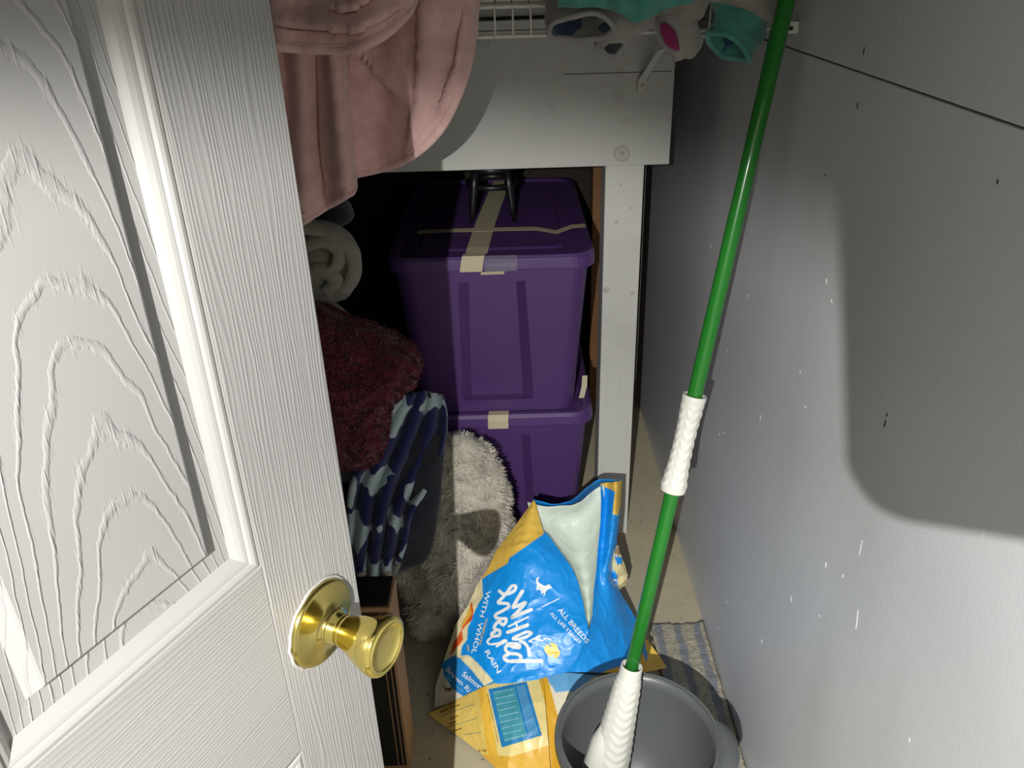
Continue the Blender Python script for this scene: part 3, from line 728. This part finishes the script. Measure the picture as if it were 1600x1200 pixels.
# ------------------------------------------------------------------ pet food bag
bag = thing('pet_food_bag', 'torn-open blue and yellow pet food bag slumped on the floor beside the bucket', 'bag')
BLUE = lin(16, 148, 236); YEL = lin(232, 192, 84); CRM = lin(236, 224, 178); OCH = lin(222, 170, 46); LBL = lin(104, 170, 218); LAB = lin(40, 140, 216); ORG = lin(226, 92, 40)
BN = np.array((.05, -.55, .83)); BN /= np.linalg.norm(BN)
def crinkle(p): return .0055*fb(p, 9, 2, 4)+.0038*max(0, ridge(p, 15, 2)-.35)+.0022*max(0, ridge(p, 34, 5)-.4)-.001
def edge_curve(pts, n):
    """pts: (t, px, py, z) -> dense sample over t 0..1"""
    t = [q[0] for q in pts]; tt = np.linspace(0, 1, n)
    return np.stack([np.interp(tt, t, [q[k] for q in pts]) for k in (1, 2, 3)], 1)
def ruled(A, B, nu, bulge, zextra=None):
    nv = len(A); S = np.zeros((nv, nu, 3))
    for j in range(nv):
        t = j/(nv-1)
        for i in range(nu):
            s = i/(nu-1); px, py, z = A[j]*(1-s)+B[j]*s
            z += bulge(s, t); S[j, i] = AZZ(px, py, max(z, .004))
    return S
NV = 220
LE = [(0, 678, 1106, .012), (.1, 680, 1072, .03), (.24, 696, 1024, .07), (.38, 712, 976, .115), (.5, 732, 944, .15), (.6, 744, 916, .18), (.7, 760, 892, .21), (.8, 776, 860, .245), (.9, 802, 826, .285), (1, 833, 783, .33)]
CL = [(0, 884, 1050, .115), (.12, 900, 1030, .135), (.3, 920, 986, .175), (.42, 912, 944, .20), (.52, 904, 912, .222), (.6, 896, 892, .238), (.7, 880, 868, .258), (.8, 858, 838, .285), (.86, 848, 828, .295), (1, 836, 785, .33)]
CRr = [(0, 884, 1050, .115), (.12, 900, 1030, .135), (.3, 920, 986, .175), (.4, 926, 960, .19), (.52, 928, 920, .215), (.62, 932, 888, .24), (.7, 934, 860, .262), (.82, 938, 816, .30), (.92, 939, 780, .335), (1, 938, 756, .36)]
RE = [(0, 1008, 1052, .03), (.12, 1012, 1020, .035), (.25, 1000, 980, .06), (.35, 985, 952, .10), (.45, 972, 930, .14), (.55, 958, 905, .185), (.62, 957, 880, .22), (.7, 963, 852, .25), (.85, 968, 804, .305), (1, 972, 751, .355)]
polys_main = [
 ([(828, 770), (836, 782), (850, 834), (816, 858), (796, 872), (794, 880), (760, 900), (753, 905), (725, 900)], YEL),
 ([(753, 905), (755, 932), (745, 948), (731, 982), (729, 994), (722, 1008), (709, 1024), (690, 1036), (676, 1050), (660, 1060), (700, 960), (740, 900)], CRM),
 ([(731, 982), (730, 1000), (722, 1010), (720, 1027), (709, 1029), (709, 1020), (722, 1008)], CRM),
 ([(737, 938), (740, 955), (738, 968), (727, 978), (722, 985), (724, 1000), (705, 1022), (702, 1026), (708, 1006), (716, 994), (728, 968), (733, 952)], ORG),
 ([(735, 945), (737, 960), (725, 976), (720, 982), (722, 974), (730, 958)], lin(232, 180, 70)),
 ([(709, 1024), (733, 1024), (746, 1036), (771, 1064), (757, 1072), (738, 1048), (720, 1029)], CRM),
 ([(700, 1033), (709, 1024), (720, 1029), (738, 1048), (757, 1072), (766, 1085), (724, 1090), (709, 1078), (694, 1056), (692, 1043)], LAB),
 ([(692, 1043), (694, 1056), (709, 1078), (724, 1088), (705, 1110), (660, 1110), (676, 1050)], lin(228, 222, 200)),
 ([(930, 740), (980, 740), (966, 806), (957, 803), (961, 768), (938, 758)], YEL),
 ([(915, 1060), (950, 1047), (984, 1036), (1004, 1020), (1020, 1060)], OCH)]
def main_patch(A, B, nu, bulge):
    S = ruled(edge_curve(A, NV), edge_curve(B, NV), nu, bulge)
    return disp(S, crinkle, BN)
SL = main_patch(LE, CL, 240, lambda s, t: .05*sin(pi*s)*(1-t)**.8*(.4+t)+.03*sin(pi*s)*t*(1-t))
SR = main_patch(CRr, RE, 120, lambda s, t: .018*sin(pi*s)*(1-t*.7)-.012*sin(2*pi*s)*t)
front = sheet('front_panel', SL, M['print'], bag, .0006); paint(front, BLUE, polys_main)
right = sheet('side_strip', SR, M['print'], bag, .0006); paint(right, BLUE, polys_main)
# gusset folded towards the camera, with the printed table
GT = [(0, 670, 1115, .010), (.25, 712, 1094, .045), (.5, 756, 1073, .085), (.8, 818, 1051, .105), (1, 848, 1045, .108)]
GB = [(0, 671, 1118, .006), (.25, 706, 1142, .006), (.5, 750, 1176, .006), (.8, 790, 1216, .006), (1, 862, 1226, .006)]
G = ruled(edge_curve(GT, 230), edge_curve(GB, 230), 210, lambda s, t: .03*sin(pi*s)*t)
G = disp(G, lambda p: crinkle(p)*.7, BN)
gus = sheet('bottom_gusset', G, M['print'], bag, .0006, True)
paint(gus, lin(226, 196, 104), [
 ([(746, 1070), (759, 1068), (786, 1230), (770, 1230)], lin(232, 186, 70)),
 ([(759, 1068), (838, 1042), (868, 1150), (868, 1180), (780, 1185)], lin(232, 214, 142)),
 ([(837, 1040), (850, 1040), (872, 1120), (866, 1150), (857, 1120)], OCH),
 ([(740, 1178), (800, 1182), (870, 1160), (880, 1240), (740, 1240)], lin(224, 176, 66)),
 ([(763, 1077), (823, 1065), (847, 1149), (784, 1168)], lin(38, 128, 190)),
 ([(770, 1081), (804, 1074), (823, 1150), (789, 1160)], lin(70, 152, 170))])
W1 = [(0, 846, 1046, .108), (.4, 884, 1050, .115), (.75, 936, 1055, .085), (1, 1004, 1052, .03)]
W2 = [(0, 864, 1228, .006), (.4, 905, 1190, .006), (.75, 960, 1140, .006), (1, 1006, 1075, .006)]
Wg = disp(ruled(edge_curve(W1, 80), edge_curve(W2, 80), 60, lambda s, t: .015*sin(pi*s)), lambda p: crinkle(p)*.4, BN)
wing = sheet('lower_gusset', Wg, M['print'], bag, .0006, True)
paint(wing, lin(230, 222, 196), [([(830, 1030), (1020, 1030), (1020, 1075), (915, 1078), (868, 1083), (855, 1060)], LBL), ([(915, 1062), (990, 1040), (1030, 1060), (985, 1062)], YEL), ([(845, 1040), (850, 1040), (872, 1120), (890, 1240), (840, 1240)], OCH)])
# back sheet and white lining seen through the tear
def backsheet(off, drop):
    rows = []
    tops = [(833, 783, .33), (864, 789, .322), (892, 783, .328), (916, 763, .348), (938, 751, .362), (972, 751, .355)]
    for f_ in (0, .3, .65, 1):
        rows.append([np.array(AZZ(x, y, z))*np.array((1, 1, 1-f_*.985))+np.array((0, off*sin(pi*f_*.8)+.02*f_, 0)) for x, y, z in tops])
    return rows
S = surf(backsheet(.10, 0), 60, 40); S = disp(S, lambda p: crinkle(p), (0, 1, .2))
bk = sheet('back_panel', S, M['print'], bag, .0006); paint(bk, BLUE, [])
rows = []
for t_ in (0, .2, .45, .7, .9, 1):
    l = edge_curve(CL, 101)[int((1-t_*.72)*100)]; r_ = edge_curve(CRr, 101)[int((1-t_*.72)*100)]
    row = []
    for s in (-.12, .15, .4, .65, .9, 1.06):
        q = l*(1-s)+r_*s
        if t_ == 0: q[1] = np.interp(q[0], [820, 836, 860, 894, 911, 926, 938], [782, 790, 792, 788, 785, 768, 756])
        dpt = (.01+.075*sin(pi*min(1, max(0, s*.85+.1))))*(1-t_*.75)*(0.25 if t_ == 0 else 1)+.006
        pt = np.array(AZZ(q[0], q[1], q[2])); d_ = ray(q[0], q[1]); row.append(pt+d_/np.linalg.norm(d_)*dpt)
    rows.append(row)
S = surf(rows, 60, 60); S = disp(S, lambda p: .006*fb(p, 12, 3, 6)+.004*max(0, ridge(p, 18, 3)-.3), BN)
sheet('lining', S, M['lining'], bag, .0006)
# crumpled side fold and the flat corner
def cp4(x, y): return (890+x/5.22, 730+y/5.22)
cr = puff('crumpled_fold', [cp4(*q) for q in ((235, 900), (300, 790), (350, 715), (390, 640), (425, 735), (462, 815), (470, 935), (405, 1000), (385, 1040), (345, 960), (310, 890))], 1.52, .022, M['print'], bag, 22, 160, bumpf=lambda p: .009*max(0, ridge(p, 30, 1)-.2)-.004, power=.8)
paint(cr, lin(226, 212, 160), [([cp4(*q) for q in ((200, 870), (350, 715), (360, 760), (310, 865), (220, 925))], YEL), ([cp4(*q) for q in ((365, 725), (430, 735), (430, 785), (390, 800))], BLUE), ([cp4(*q) for q in ((305, 880), (365, 842), (392, 890), (392, 1045), (350, 980))], BLUE), ([cp4(*q) for q in ((325, 915), (385, 915), (388, 930), (330, 930))], lin(235, 240, 240)), ([cp4(*q) for q in ((372, 950), (385, 950), (397, 1030), (380, 1030))], lin(235, 240, 240)), ([cp4(*q) for q in ((365, 700), (385, 630), (420, 700), (400, 722))], lin(150, 130, 100))])
co = [AZZ(1000, 1003, .05), AZZ(1010, 998, .045), AZZ(1028, 1022, .03), AZZ(1042, 1043, .020), AZZ(1036, 1049, .016), AZZ(1010, 1050, .018), AZZ(992, 1052, .03)]
rows = [[co[0], (co[0]+co[1])/2, co[1]], [(co[0]+co[6])/2, (co[0]+co[5])/2*.5+co[2]*.5, co[2]], [co[6], co[5], co[3]]]
corner = sheet('bag_corner', surf(rows, 20, 20), M['print'], bag, .0008); paint(corner, YEL, [])

# print laid on the film
def bvh_of(objs):
    V = []; F = []
    for o in objs:
        k = len(V); V += [v.co.copy() for v in o.data.vertices]; F += [[k+i for i in p.vertices] for p in o.data.polygons]
    return BVHTree.FromPolygons(V, F)
BV = bvh_of([front, right]); BVG = bvh_of([gus])
def lay(px, py, bv, off=.0011):
    d = Vector(ray(px, py)).normalized(); h = bv.ray_cast(Vector(CO), d)
    if h[0] is None: return None
    n = h[1] if h[1].dot(d) < 0 else -h[1]
    return h[0]+n*off
def ink(name, polys2, mat, parent, bv):
    """polys2: list of triangles/quads in picture coordinates"""
    V = []; F = []; cache = {}
    def vid(p):
        k = (round(p[0], 2), round(p[1], 2))
        if k not in cache:
            q = lay(p[0], p[1], bv)
            if q is None: cache[k] = None
            else: cache[k] = len(V); V.append(q)
        return cache[k]
    for f in polys2:
        ids = [vid(p) for p in f]
        if None in ids or len(set(ids)) < 3: continue
        F.append(ids)
    if F: return mesh(name, V, F, mat, parent, False)
def brush(pts, width, n=None, closed=False):
    pts = [tuple(p) for p in pts]
    if closed: pts = pts+[pts[0]]
    n = n or max(4, int(sum(math.dist(pts[i], pts[i+1]) for i in range(len(pts)-1))/1.6))
    C = catmull([(x, y, 0) for x, y in pts], n)[:, :2] if len(pts) > 2 else np.linspace(pts[0], pts[1], max(n, 3))
    Q = []; T = np.gradient(C, axis=0); T /= np.linalg.norm(T, axis=1)[:, None]+1e-9; N = np.stack([-T[:, 1], T[:, 0]], 1)*width/2
    for i in range(len(C)-1): Q.append([C[i]+N[i], C[i+1]+N[i+1], C[i+1]-N[i+1], C[i]-N[i]])
    for e_ in (0, -1):
        c = C[e_]; k = 8
        for i in range(k): Q.append([c, c+np.array((cos(2*pi*i/k), sin(2*pi*i/k)))*width/2, c+np.array((cos(2*pi*(i+1)/k), sin(2*pi*(i+1)/k)))*width/2])
    return Q
def fill(pts):
    t = tessellate_polygon([[Vector((x, y, 0)) for x, y in pts]]); return [[pts[i] for i in f] for f in t]
def lettering(name, txt, p0, p1, cap, mat, parent, bv):
    cu = bpy.data.curves.new('txt', 'FONT'); cu.body = txt; cu.size = 1; cu.offset = .012; cu.resolution_u = 3
    to = bpy.data.objects.new('txt', cu); COL.objects.link(to); dg = bpy.context.evaluated_depsgraph_get(); dg.update()
    me = bpy.data.meshes.new_from_object(to.evaluated_get(dg)); xs = [v.co.x for v in me.vertices]; ys = max(v.co.y for v in me.vertices)
    x0, x1 = min(xs), max(xs); d = np.array(p1, float)-np.array(p0, float); L = np.linalg.norm(d); d /= L; up = np.array((d[1], -d[0]))
    P2 = [np.array(p0)+d*(v.co.x-x0)/(x1-x0)*L+up*v.co.y/.73*cap for v in me.vertices]
    fs = [[P2[i] for i in p.vertices] for p in me.polygons]
    bpy.data.objects.remove(to); bpy.data.meshes.remove(me); bpy.data.curves.remove(cu)
    return ink(name, fs, mat, parent, bv)
c1 = lambda L_: [(745+x/8, 900+y/8) for x, y in L_]
Q = []
for s_, w_ in (([(572, 190), (520, 275), (452, 395)], 5), ([(452, 395), (530, 368), (612, 332)], 5), ([(612, 332), (540, 420), (442, 522)], 5), ([(442, 522), (560, 470), (682, 422)], 5), ([(640, 515), (520, 572), (400, 632)], 2.6), ([(636, 614), (510, 660), (388, 705)], 5), ([(485, 578), (510, 650)], 2.6), ([(690, 712), (630, 700), (540, 735), (462, 775), (470, 792), (545, 785), (640, 752)], 4), ([(790, 748), (720, 785), (655, 818)], 2.6), ([(655, 818), (715, 834)], 1.8), ([(735, 785), (825, 808)], 2.0), ([(840, 784), (880, 780), (925, 796)], 1.5)):
    Q += brush(c1(s_), w_*1.12, closed=(w_ == 4))
ink('whole_lettering', Q, M['ink_white'], front, BV)
Q = []
for s_, w_ in (([(285, 185), (325, 222), (400, 222), (475, 180), (490, 130), (440, 128), (375, 215), (320, 275), (270, 335), (340, 342), (398, 352), (392, 395), (320, 440), (245, 480), (240, 520), (310, 535), (368, 535), (362, 585), (325, 612), (295, 580), (290, 560), (235, 610), (225, 660), (285, 680), (292, 700), (280, 745), (205, 752), (190, 725), (235, 690)], 4.4), ([(205, 755), (140, 810), (160, 852), (240, 848), (300, 830), (340, 805), (375, 812), (330, 838), (250, 880)], 3), ([(545, 815), (610, 850), (648, 920), (658, 985)], 4.6), ([(385, 852), (450, 845), (530, 862), (530, 895), (450, 885), (385, 865), (362, 915), (400, 965), (500, 975), (552, 1005), (535, 1050), (440, 1068), (360, 1050), (348, 1005), (400, 975)], 4.6), ([(440, 1066), (620, 1062), (805, 1062)], 5.4)):
    Q += brush(c1(s_), w_*1.12)
ink('hearted_lettering', Q, M['ink_white'], front, BV)
c3 = lambda x, y: (690+x/7.5, 910+y/7.5)
c2 = lambda x, y: (830+x/7.5, 890+y/7.5)
lettering('lettering', 'WITH', c3(528, 92), c3(448, 400), 7.5, M['ink_white'], front, BV)
lettering('lettering', 'WHOL', c3(438, 462), c3(352, 832), 7.5, M['ink_white'], front, BV)
lettering('lettering', 'RAIN', c3(505, 815), c3(655, 1068), 8, M['ink_white'], front, BV)
lettering('lettering', 'COMPLETE', c3(522, 420), c3(435, 730), 3.6, M['ink_yellow'], front, BV)
lettering('lettering', 'FOR', c3(296, 735), c3(310, 815), 3.4, M['ink_yellow'], front, BV)
lettering('lettering', 'ALL BREEDS', c2(306, 478), c2(640, 868), 8, M['ink_white'], front, BV)
lettering('lettering', 'ALL LIFE STAGES', c2(212, 520), c2(562, 872), 5.6, M['ink_white'], front, BV)
ink('rule', brush([c2(125, 440), c2(325, 340)], 1.5), M['ink_white'], front, BV)
ink('dog_silhouette', fill([c2(*q) for q in ((75, 90), (100, 90), (85, 108), (80, 140), (105, 165), (150, 190), (180, 190), (195, 172), (220, 180), (245, 212), (220, 222), (195, 235), (165, 265), (165, 295), (145, 312), (135, 305), (150, 290), (140, 270), (125, 290), (108, 280), (120, 265), (105, 245), (85, 230), (75, 250), (62, 240), (65, 205), (70, 185), (58, 150), (55, 115))]), M['ink_white'], front, BV)
ink('round_emblem', fill([c2(*q) for q in ((212, 862), (250, 855), (300, 880), (320, 930), (342, 965), (330, 1010), (290, 1040), (252, 1036), (270, 1005), (275, 985), (255, 1000), (240, 1030), (200, 1010), (165, 970), (150, 930), (165, 890), (195, 872), (225, 905), (245, 900), (230, 885))]), M['ink_yellow'], front, BV)
c5 = lambda x, y: (660+x/6.667, 1020+y/6.667)
lettering('lettering', 'Salmon', c5(410, 235), c5(600, 385), 8.5, M['ink_white'], front, BV)
lettering('lettering', 'Brown Ri', c5(243, 182), c5(480, 415), 7.5, M['ink_white'], front, BV)
for (a_, b_) in (((262, 250), (330, 330)), ((335, 335), (430, 410))): ink('small_print', brush([c5(*a_), c5(*b_)], .8), M['ink_pale'], front, BV)
ink('small_dog', fill([c5(*q) for q in ((232, 340), (245, 370), (290, 372), (300, 358), (318, 375), (298, 385), (296, 408), (284, 408), (280, 392), (258, 390), (250, 402), (240, 398), (240, 380), (226, 350))]), M['ink_brown'], front, BV)
for a_, b_ in (((200, 655), (545, 535)), ((240, 785), (570, 680)), ((440, 850), (615, 828))): ink('rule', brush([c5(*a_), c5(*b_)], .8), M['ink_teal'], gus, BVG)
lettering('lettering', '6 kg', c5(588, 1030), c5(668, 1022), 4.5, M['ink_brown'], gus, BVG)
for k_, (a_, b_) in enumerate((((270, 545), (340, 520)), ((285, 575), (385, 545)), ((290, 690), (375, 655)), ((285, 740), (350, 718)), ((330, 815), (410, 785)), ((190, 620), (260, 590)))):
    ink('small_print', brush([c5(*a_), c5(*b_)], 1.6), M['ink_brown'], gus, BVG)
for k_ in range(9):
    f_ = k_/8; a_ = (745+f_*115, 420+f_*490); b_ = (945+f_*110, 380+f_*480)
    Qk = []
    for u in range(6):
        s0 = u/6+.01; s1 = s0+.10+.04*((u*3+k_) % 2); A_ = np.array(a_)*(1-s0)+np.array(b_)*s0; B_ = np.array(a_)*(1-s1)+np.array(b_)*s1
        Qk += brush([c5(*A_), c5(*B_)], 1.3, 3)
    ink('table_row', Qk, M['ink_pale'], gus, BVG)
for k_ in range(5):
    f_ = k_/4; ink('table_text', brush([c5(985+f_*70, 350-f_*10), c5(1125+f_*80, 870-f_*20)], .7), M['ink_pale'], gus, BVG)
ink('small_print', brush([c5(680, 430), c5(790, 930)], .9), M['ink_brown'], gus, BVG)

# ------------------------------------------------------------------ cardboard box behind the door
bp = AZZ(641, 1200, 0); bh = .44
bxr = thing('cardboard_box', 'tall brown cardboard box with front black from print and painted-in shade, behind the brass door knob', 'box', (bp[0], bp[1], 0))
box('body', (-.42, 0, 0), (0, .085, bh), M['card'], bxr, .002)
box('print_shade_face', (-.418, -.0012, .01), (-.006, .001, bh-.01), M['print_shade'], bxr, .0004)  # front sheet carries the door's shade in its black
for x in (-.012, -.022): box('print_line', (x-.0015, -.002, .01), (x+.0005, -.0011, bh-.02), M['card'], bxr, .0002)
box('top_flap', (-.41, .004, bh), (-.004, .040, bh+.004), M['print_shade'], bxr, .0008)
box('top_flap', (-.41, .045, bh), (-.004, .083, bh+.004), M['print_shade'], bxr, .0008)
box('sealing_tape', (-.41, .03, bh+.004), (-.004, .056, bh+.0048), M['print_shade'], bxr, .0002)

# ------------------------------------------------------------------ soft pile on the box
tl = lambda x, y: float(np.interp(y, [660, 780, 860, 1000], [1.68, 1.66, 1.60, 1.50]))
pil = thing('plush_pillow', 'light grey shaggy plush pillow leaning between the dark blankets and the blue bag', 'pillow')
pb = puff('cushion', [(640, 720), (665, 690), (705, 680), (745, 688), (775, 720), (793, 765), (798, 805), (790, 850), (765, 890), (745, 920), (733, 950), (715, 975), (690, 986), (655, 988), (642, 960), (632, 915), (600, 905), (575, 890), (590, 850), (615, 800)], 1.5, .075, M['greyfur'], pil, 18, 110, bumpf=lambda p: .014*fb(p, 14, 3, 4), tilt=tl, base=(700, 830), power=.42)
fur('pile', pb, 15000, .017, .0013, M['greyfur2'], pil, 26, .35)
nav = thing('fleece_throw', 'navy blue fleece throw with pale blue spots, folded over the cardboard box', 'blanket')
rows = []
NR = [(612, 628, 690), (650, 600, 697), (700, 572, 690), (760, 548, 664), (820, 545, 642), (868, 540, 632), (905, 545, 622)]
for j, (y, xa, xb) in enumerate(NR):
    row = []
    for i in range(9):
        s = i/8; yy = y+(-18*s if j > 3 else 10*abs(s-.5))+(8*sin(i*2.1) if j == len(NR)-1 else 0)
        row.append(AY(xa+(xb-xa)*s, yy, 1.52-.06*min(j, 4)/4+(.017 if i % 2 else -.017)*(.4+.12*j)+.05*s*(1 if j < 4 else .4)))
    rows.append(row)
S = surf(rows, 90, 90); S = disp(S, lambda p: .006*fb(p, 20, 3, 2), (0, -1, 0))
d0 = sheet('drape', S, M['navy'], nav, .012)
tube('edge_roll', [tuple(p) for p in S[-1]], .008, M['cream'], d0, 10)
bo = puff('folded_stack', [(430, 690), (560, 680), (640, 690), (672, 705), (660, 750), (640, 790), (600, 815), (430, 820)], 1.66, .06, M['navy'], nav, 10, 60, bumpf=lambda p: .008*fb(p, 15, 3, 9))
chc = tag(puff('fleece_jacket', [(600, 700), (650, 668), (690, 682), (692, 740), (682, 820), (670, 868), (640, 890), (600, 905), (560, 925), (520, 900), (540, 780)], 1.535, .032, M['charcoal'], None, 10, 60, bumpf=lambda p: .01*fb(p, 16, 3, 5)), 'dark charcoal fleece folded between the navy throw and the grey pillow', 'clothing')
mar = thing('sherpa_blanket', 'maroon sherpa blanket heaped on top of the navy spotted throw', 'blanket')
mb = puff('body', [(430, 470), (495, 480), (545, 500), (600, 520), (645, 548), (657, 578), (640, 600), (615, 612), (606, 650), (600, 700), (575, 718), (530, 724), (430, 735)], 1.46, .10, M['maroon'], mar, 18, 110, bumpf=lambda p: .018*fb(p, 13, 3, 1)+.005*fb(p, 60, 2), power=.45)
fur('pile', mb, 14000, .0075, .0024, M['maroon'], mar, 60, .2, 3)
crm = thing('cream_throw', 'rolled cream fleece throw above the maroon blanket, at the door edge', 'blanket')
puff('roll', [(420, 350), (480, 345), (525, 354), (555, 384), (563, 412), (556, 448), (535, 466), (490, 476), (420, 480)], 1.60, .085, M['cream'], crm, 14, 80, bumpf=lambda p: .012*fb(p, 16, 2, 7))
for k_, pts in enumerate(([(470, 352), (520, 366), (548, 392), (553, 425), (535, 455), (500, 468), (460, 472)], [(470, 385), (505, 375), (530, 392), (520, 420), (480, 425)], [(470, 430), (500, 420), (525, 438), (510, 455)])):
    tube('fold', catmull([AY(x, y, 1.525-.006*k_) for x, y in pts], 40), .016, M['cream'], crm, 12, flat=.7)
puff('tail', [(430, 470), (500, 468), (530, 480), (556, 508), (540, 518), (430, 540)], 1.56, .045, M['cream'], crm, 8, 50)
dk = tag(puff('dark_bundle', [(430, 300), (500, 305), (545, 318), (552, 340), (530, 352), (430, 358)], 1.66, .05, M['charcoal'], None, 8, 50, bumpf=lambda p: .008*fb(p, 24, 2)), 'dark patterned cloth bundle just under the hem of the pink blanket', 'clothing')

# ------------------------------------------------------------------ unseen phone-shaped blocker, added and fitted to cast the rounded wall shadow
ph = thing('phone_shade_blocker', 'unseen dark phone-shaped blocker added beside the lens, its corner shading the wall', 'phone', (0, -.012, CAMH))
PW, PH, PT, PRr = .080, .165, .008, .014
ring_ = []
def rrect(x0, z0, x1, z1, r, y, n=8):
    P = []
    for cx, cz, a0 in ((x1-r, z0+r, -pi/2), (x1-r, z1-r, 0), (x0+r, z1-r, pi/2), (x0+r, z0+r, pi)):
        for k in range(n+1): a = a0+pi/2*k/n; P.append((cx+r*cos(a), y, cz+r*sin(a)))
    return P
def on_phone(px, py):
    t_ = Vector(AX(px, py, WX)); k_ = (-.016-LPOS.y)/(t_.y-LPOS.y); return LPOS+(t_-LPOS)*k_
e1, e2, b1, b2 = on_phone(1326, 690), on_phone(1318, 420), on_phone(1450, 812), on_phone(1590, 834)
vu = (e2-e1).normalized(); vr = (b2-b1).normalized()
# corner where the left and lower edges would meet
m_ = Matrix(((vu.x, -vr.x), (vu.z, -vr.z))); k_ = m_.inverted() @ Vector((b1.x-e1.x, b1.z-e1.z)); pc = e1+vu*k_[0]
PW, PH, PRr = .085, .19, .022
def q_(P): return [((pc.x+vr.x*x+vu.x*z), y, (pc.z+vr.z*x+vu.z*z)-CAMH) for x, y, z in P]
loft('case', [q_(rrect(0, 0, PW, PH, PRr, 0)), q_(rrect(0, 0, PW, PH, PRr, -PT))], M['black'], ph)
loft('camera_bump', [q_(rrect(.005, PH-.04, .038, PH-.006, .008, .002)), q_(rrect(.005, PH-.04, .038, PH-.006, .008, 0))], M['black'], ph)
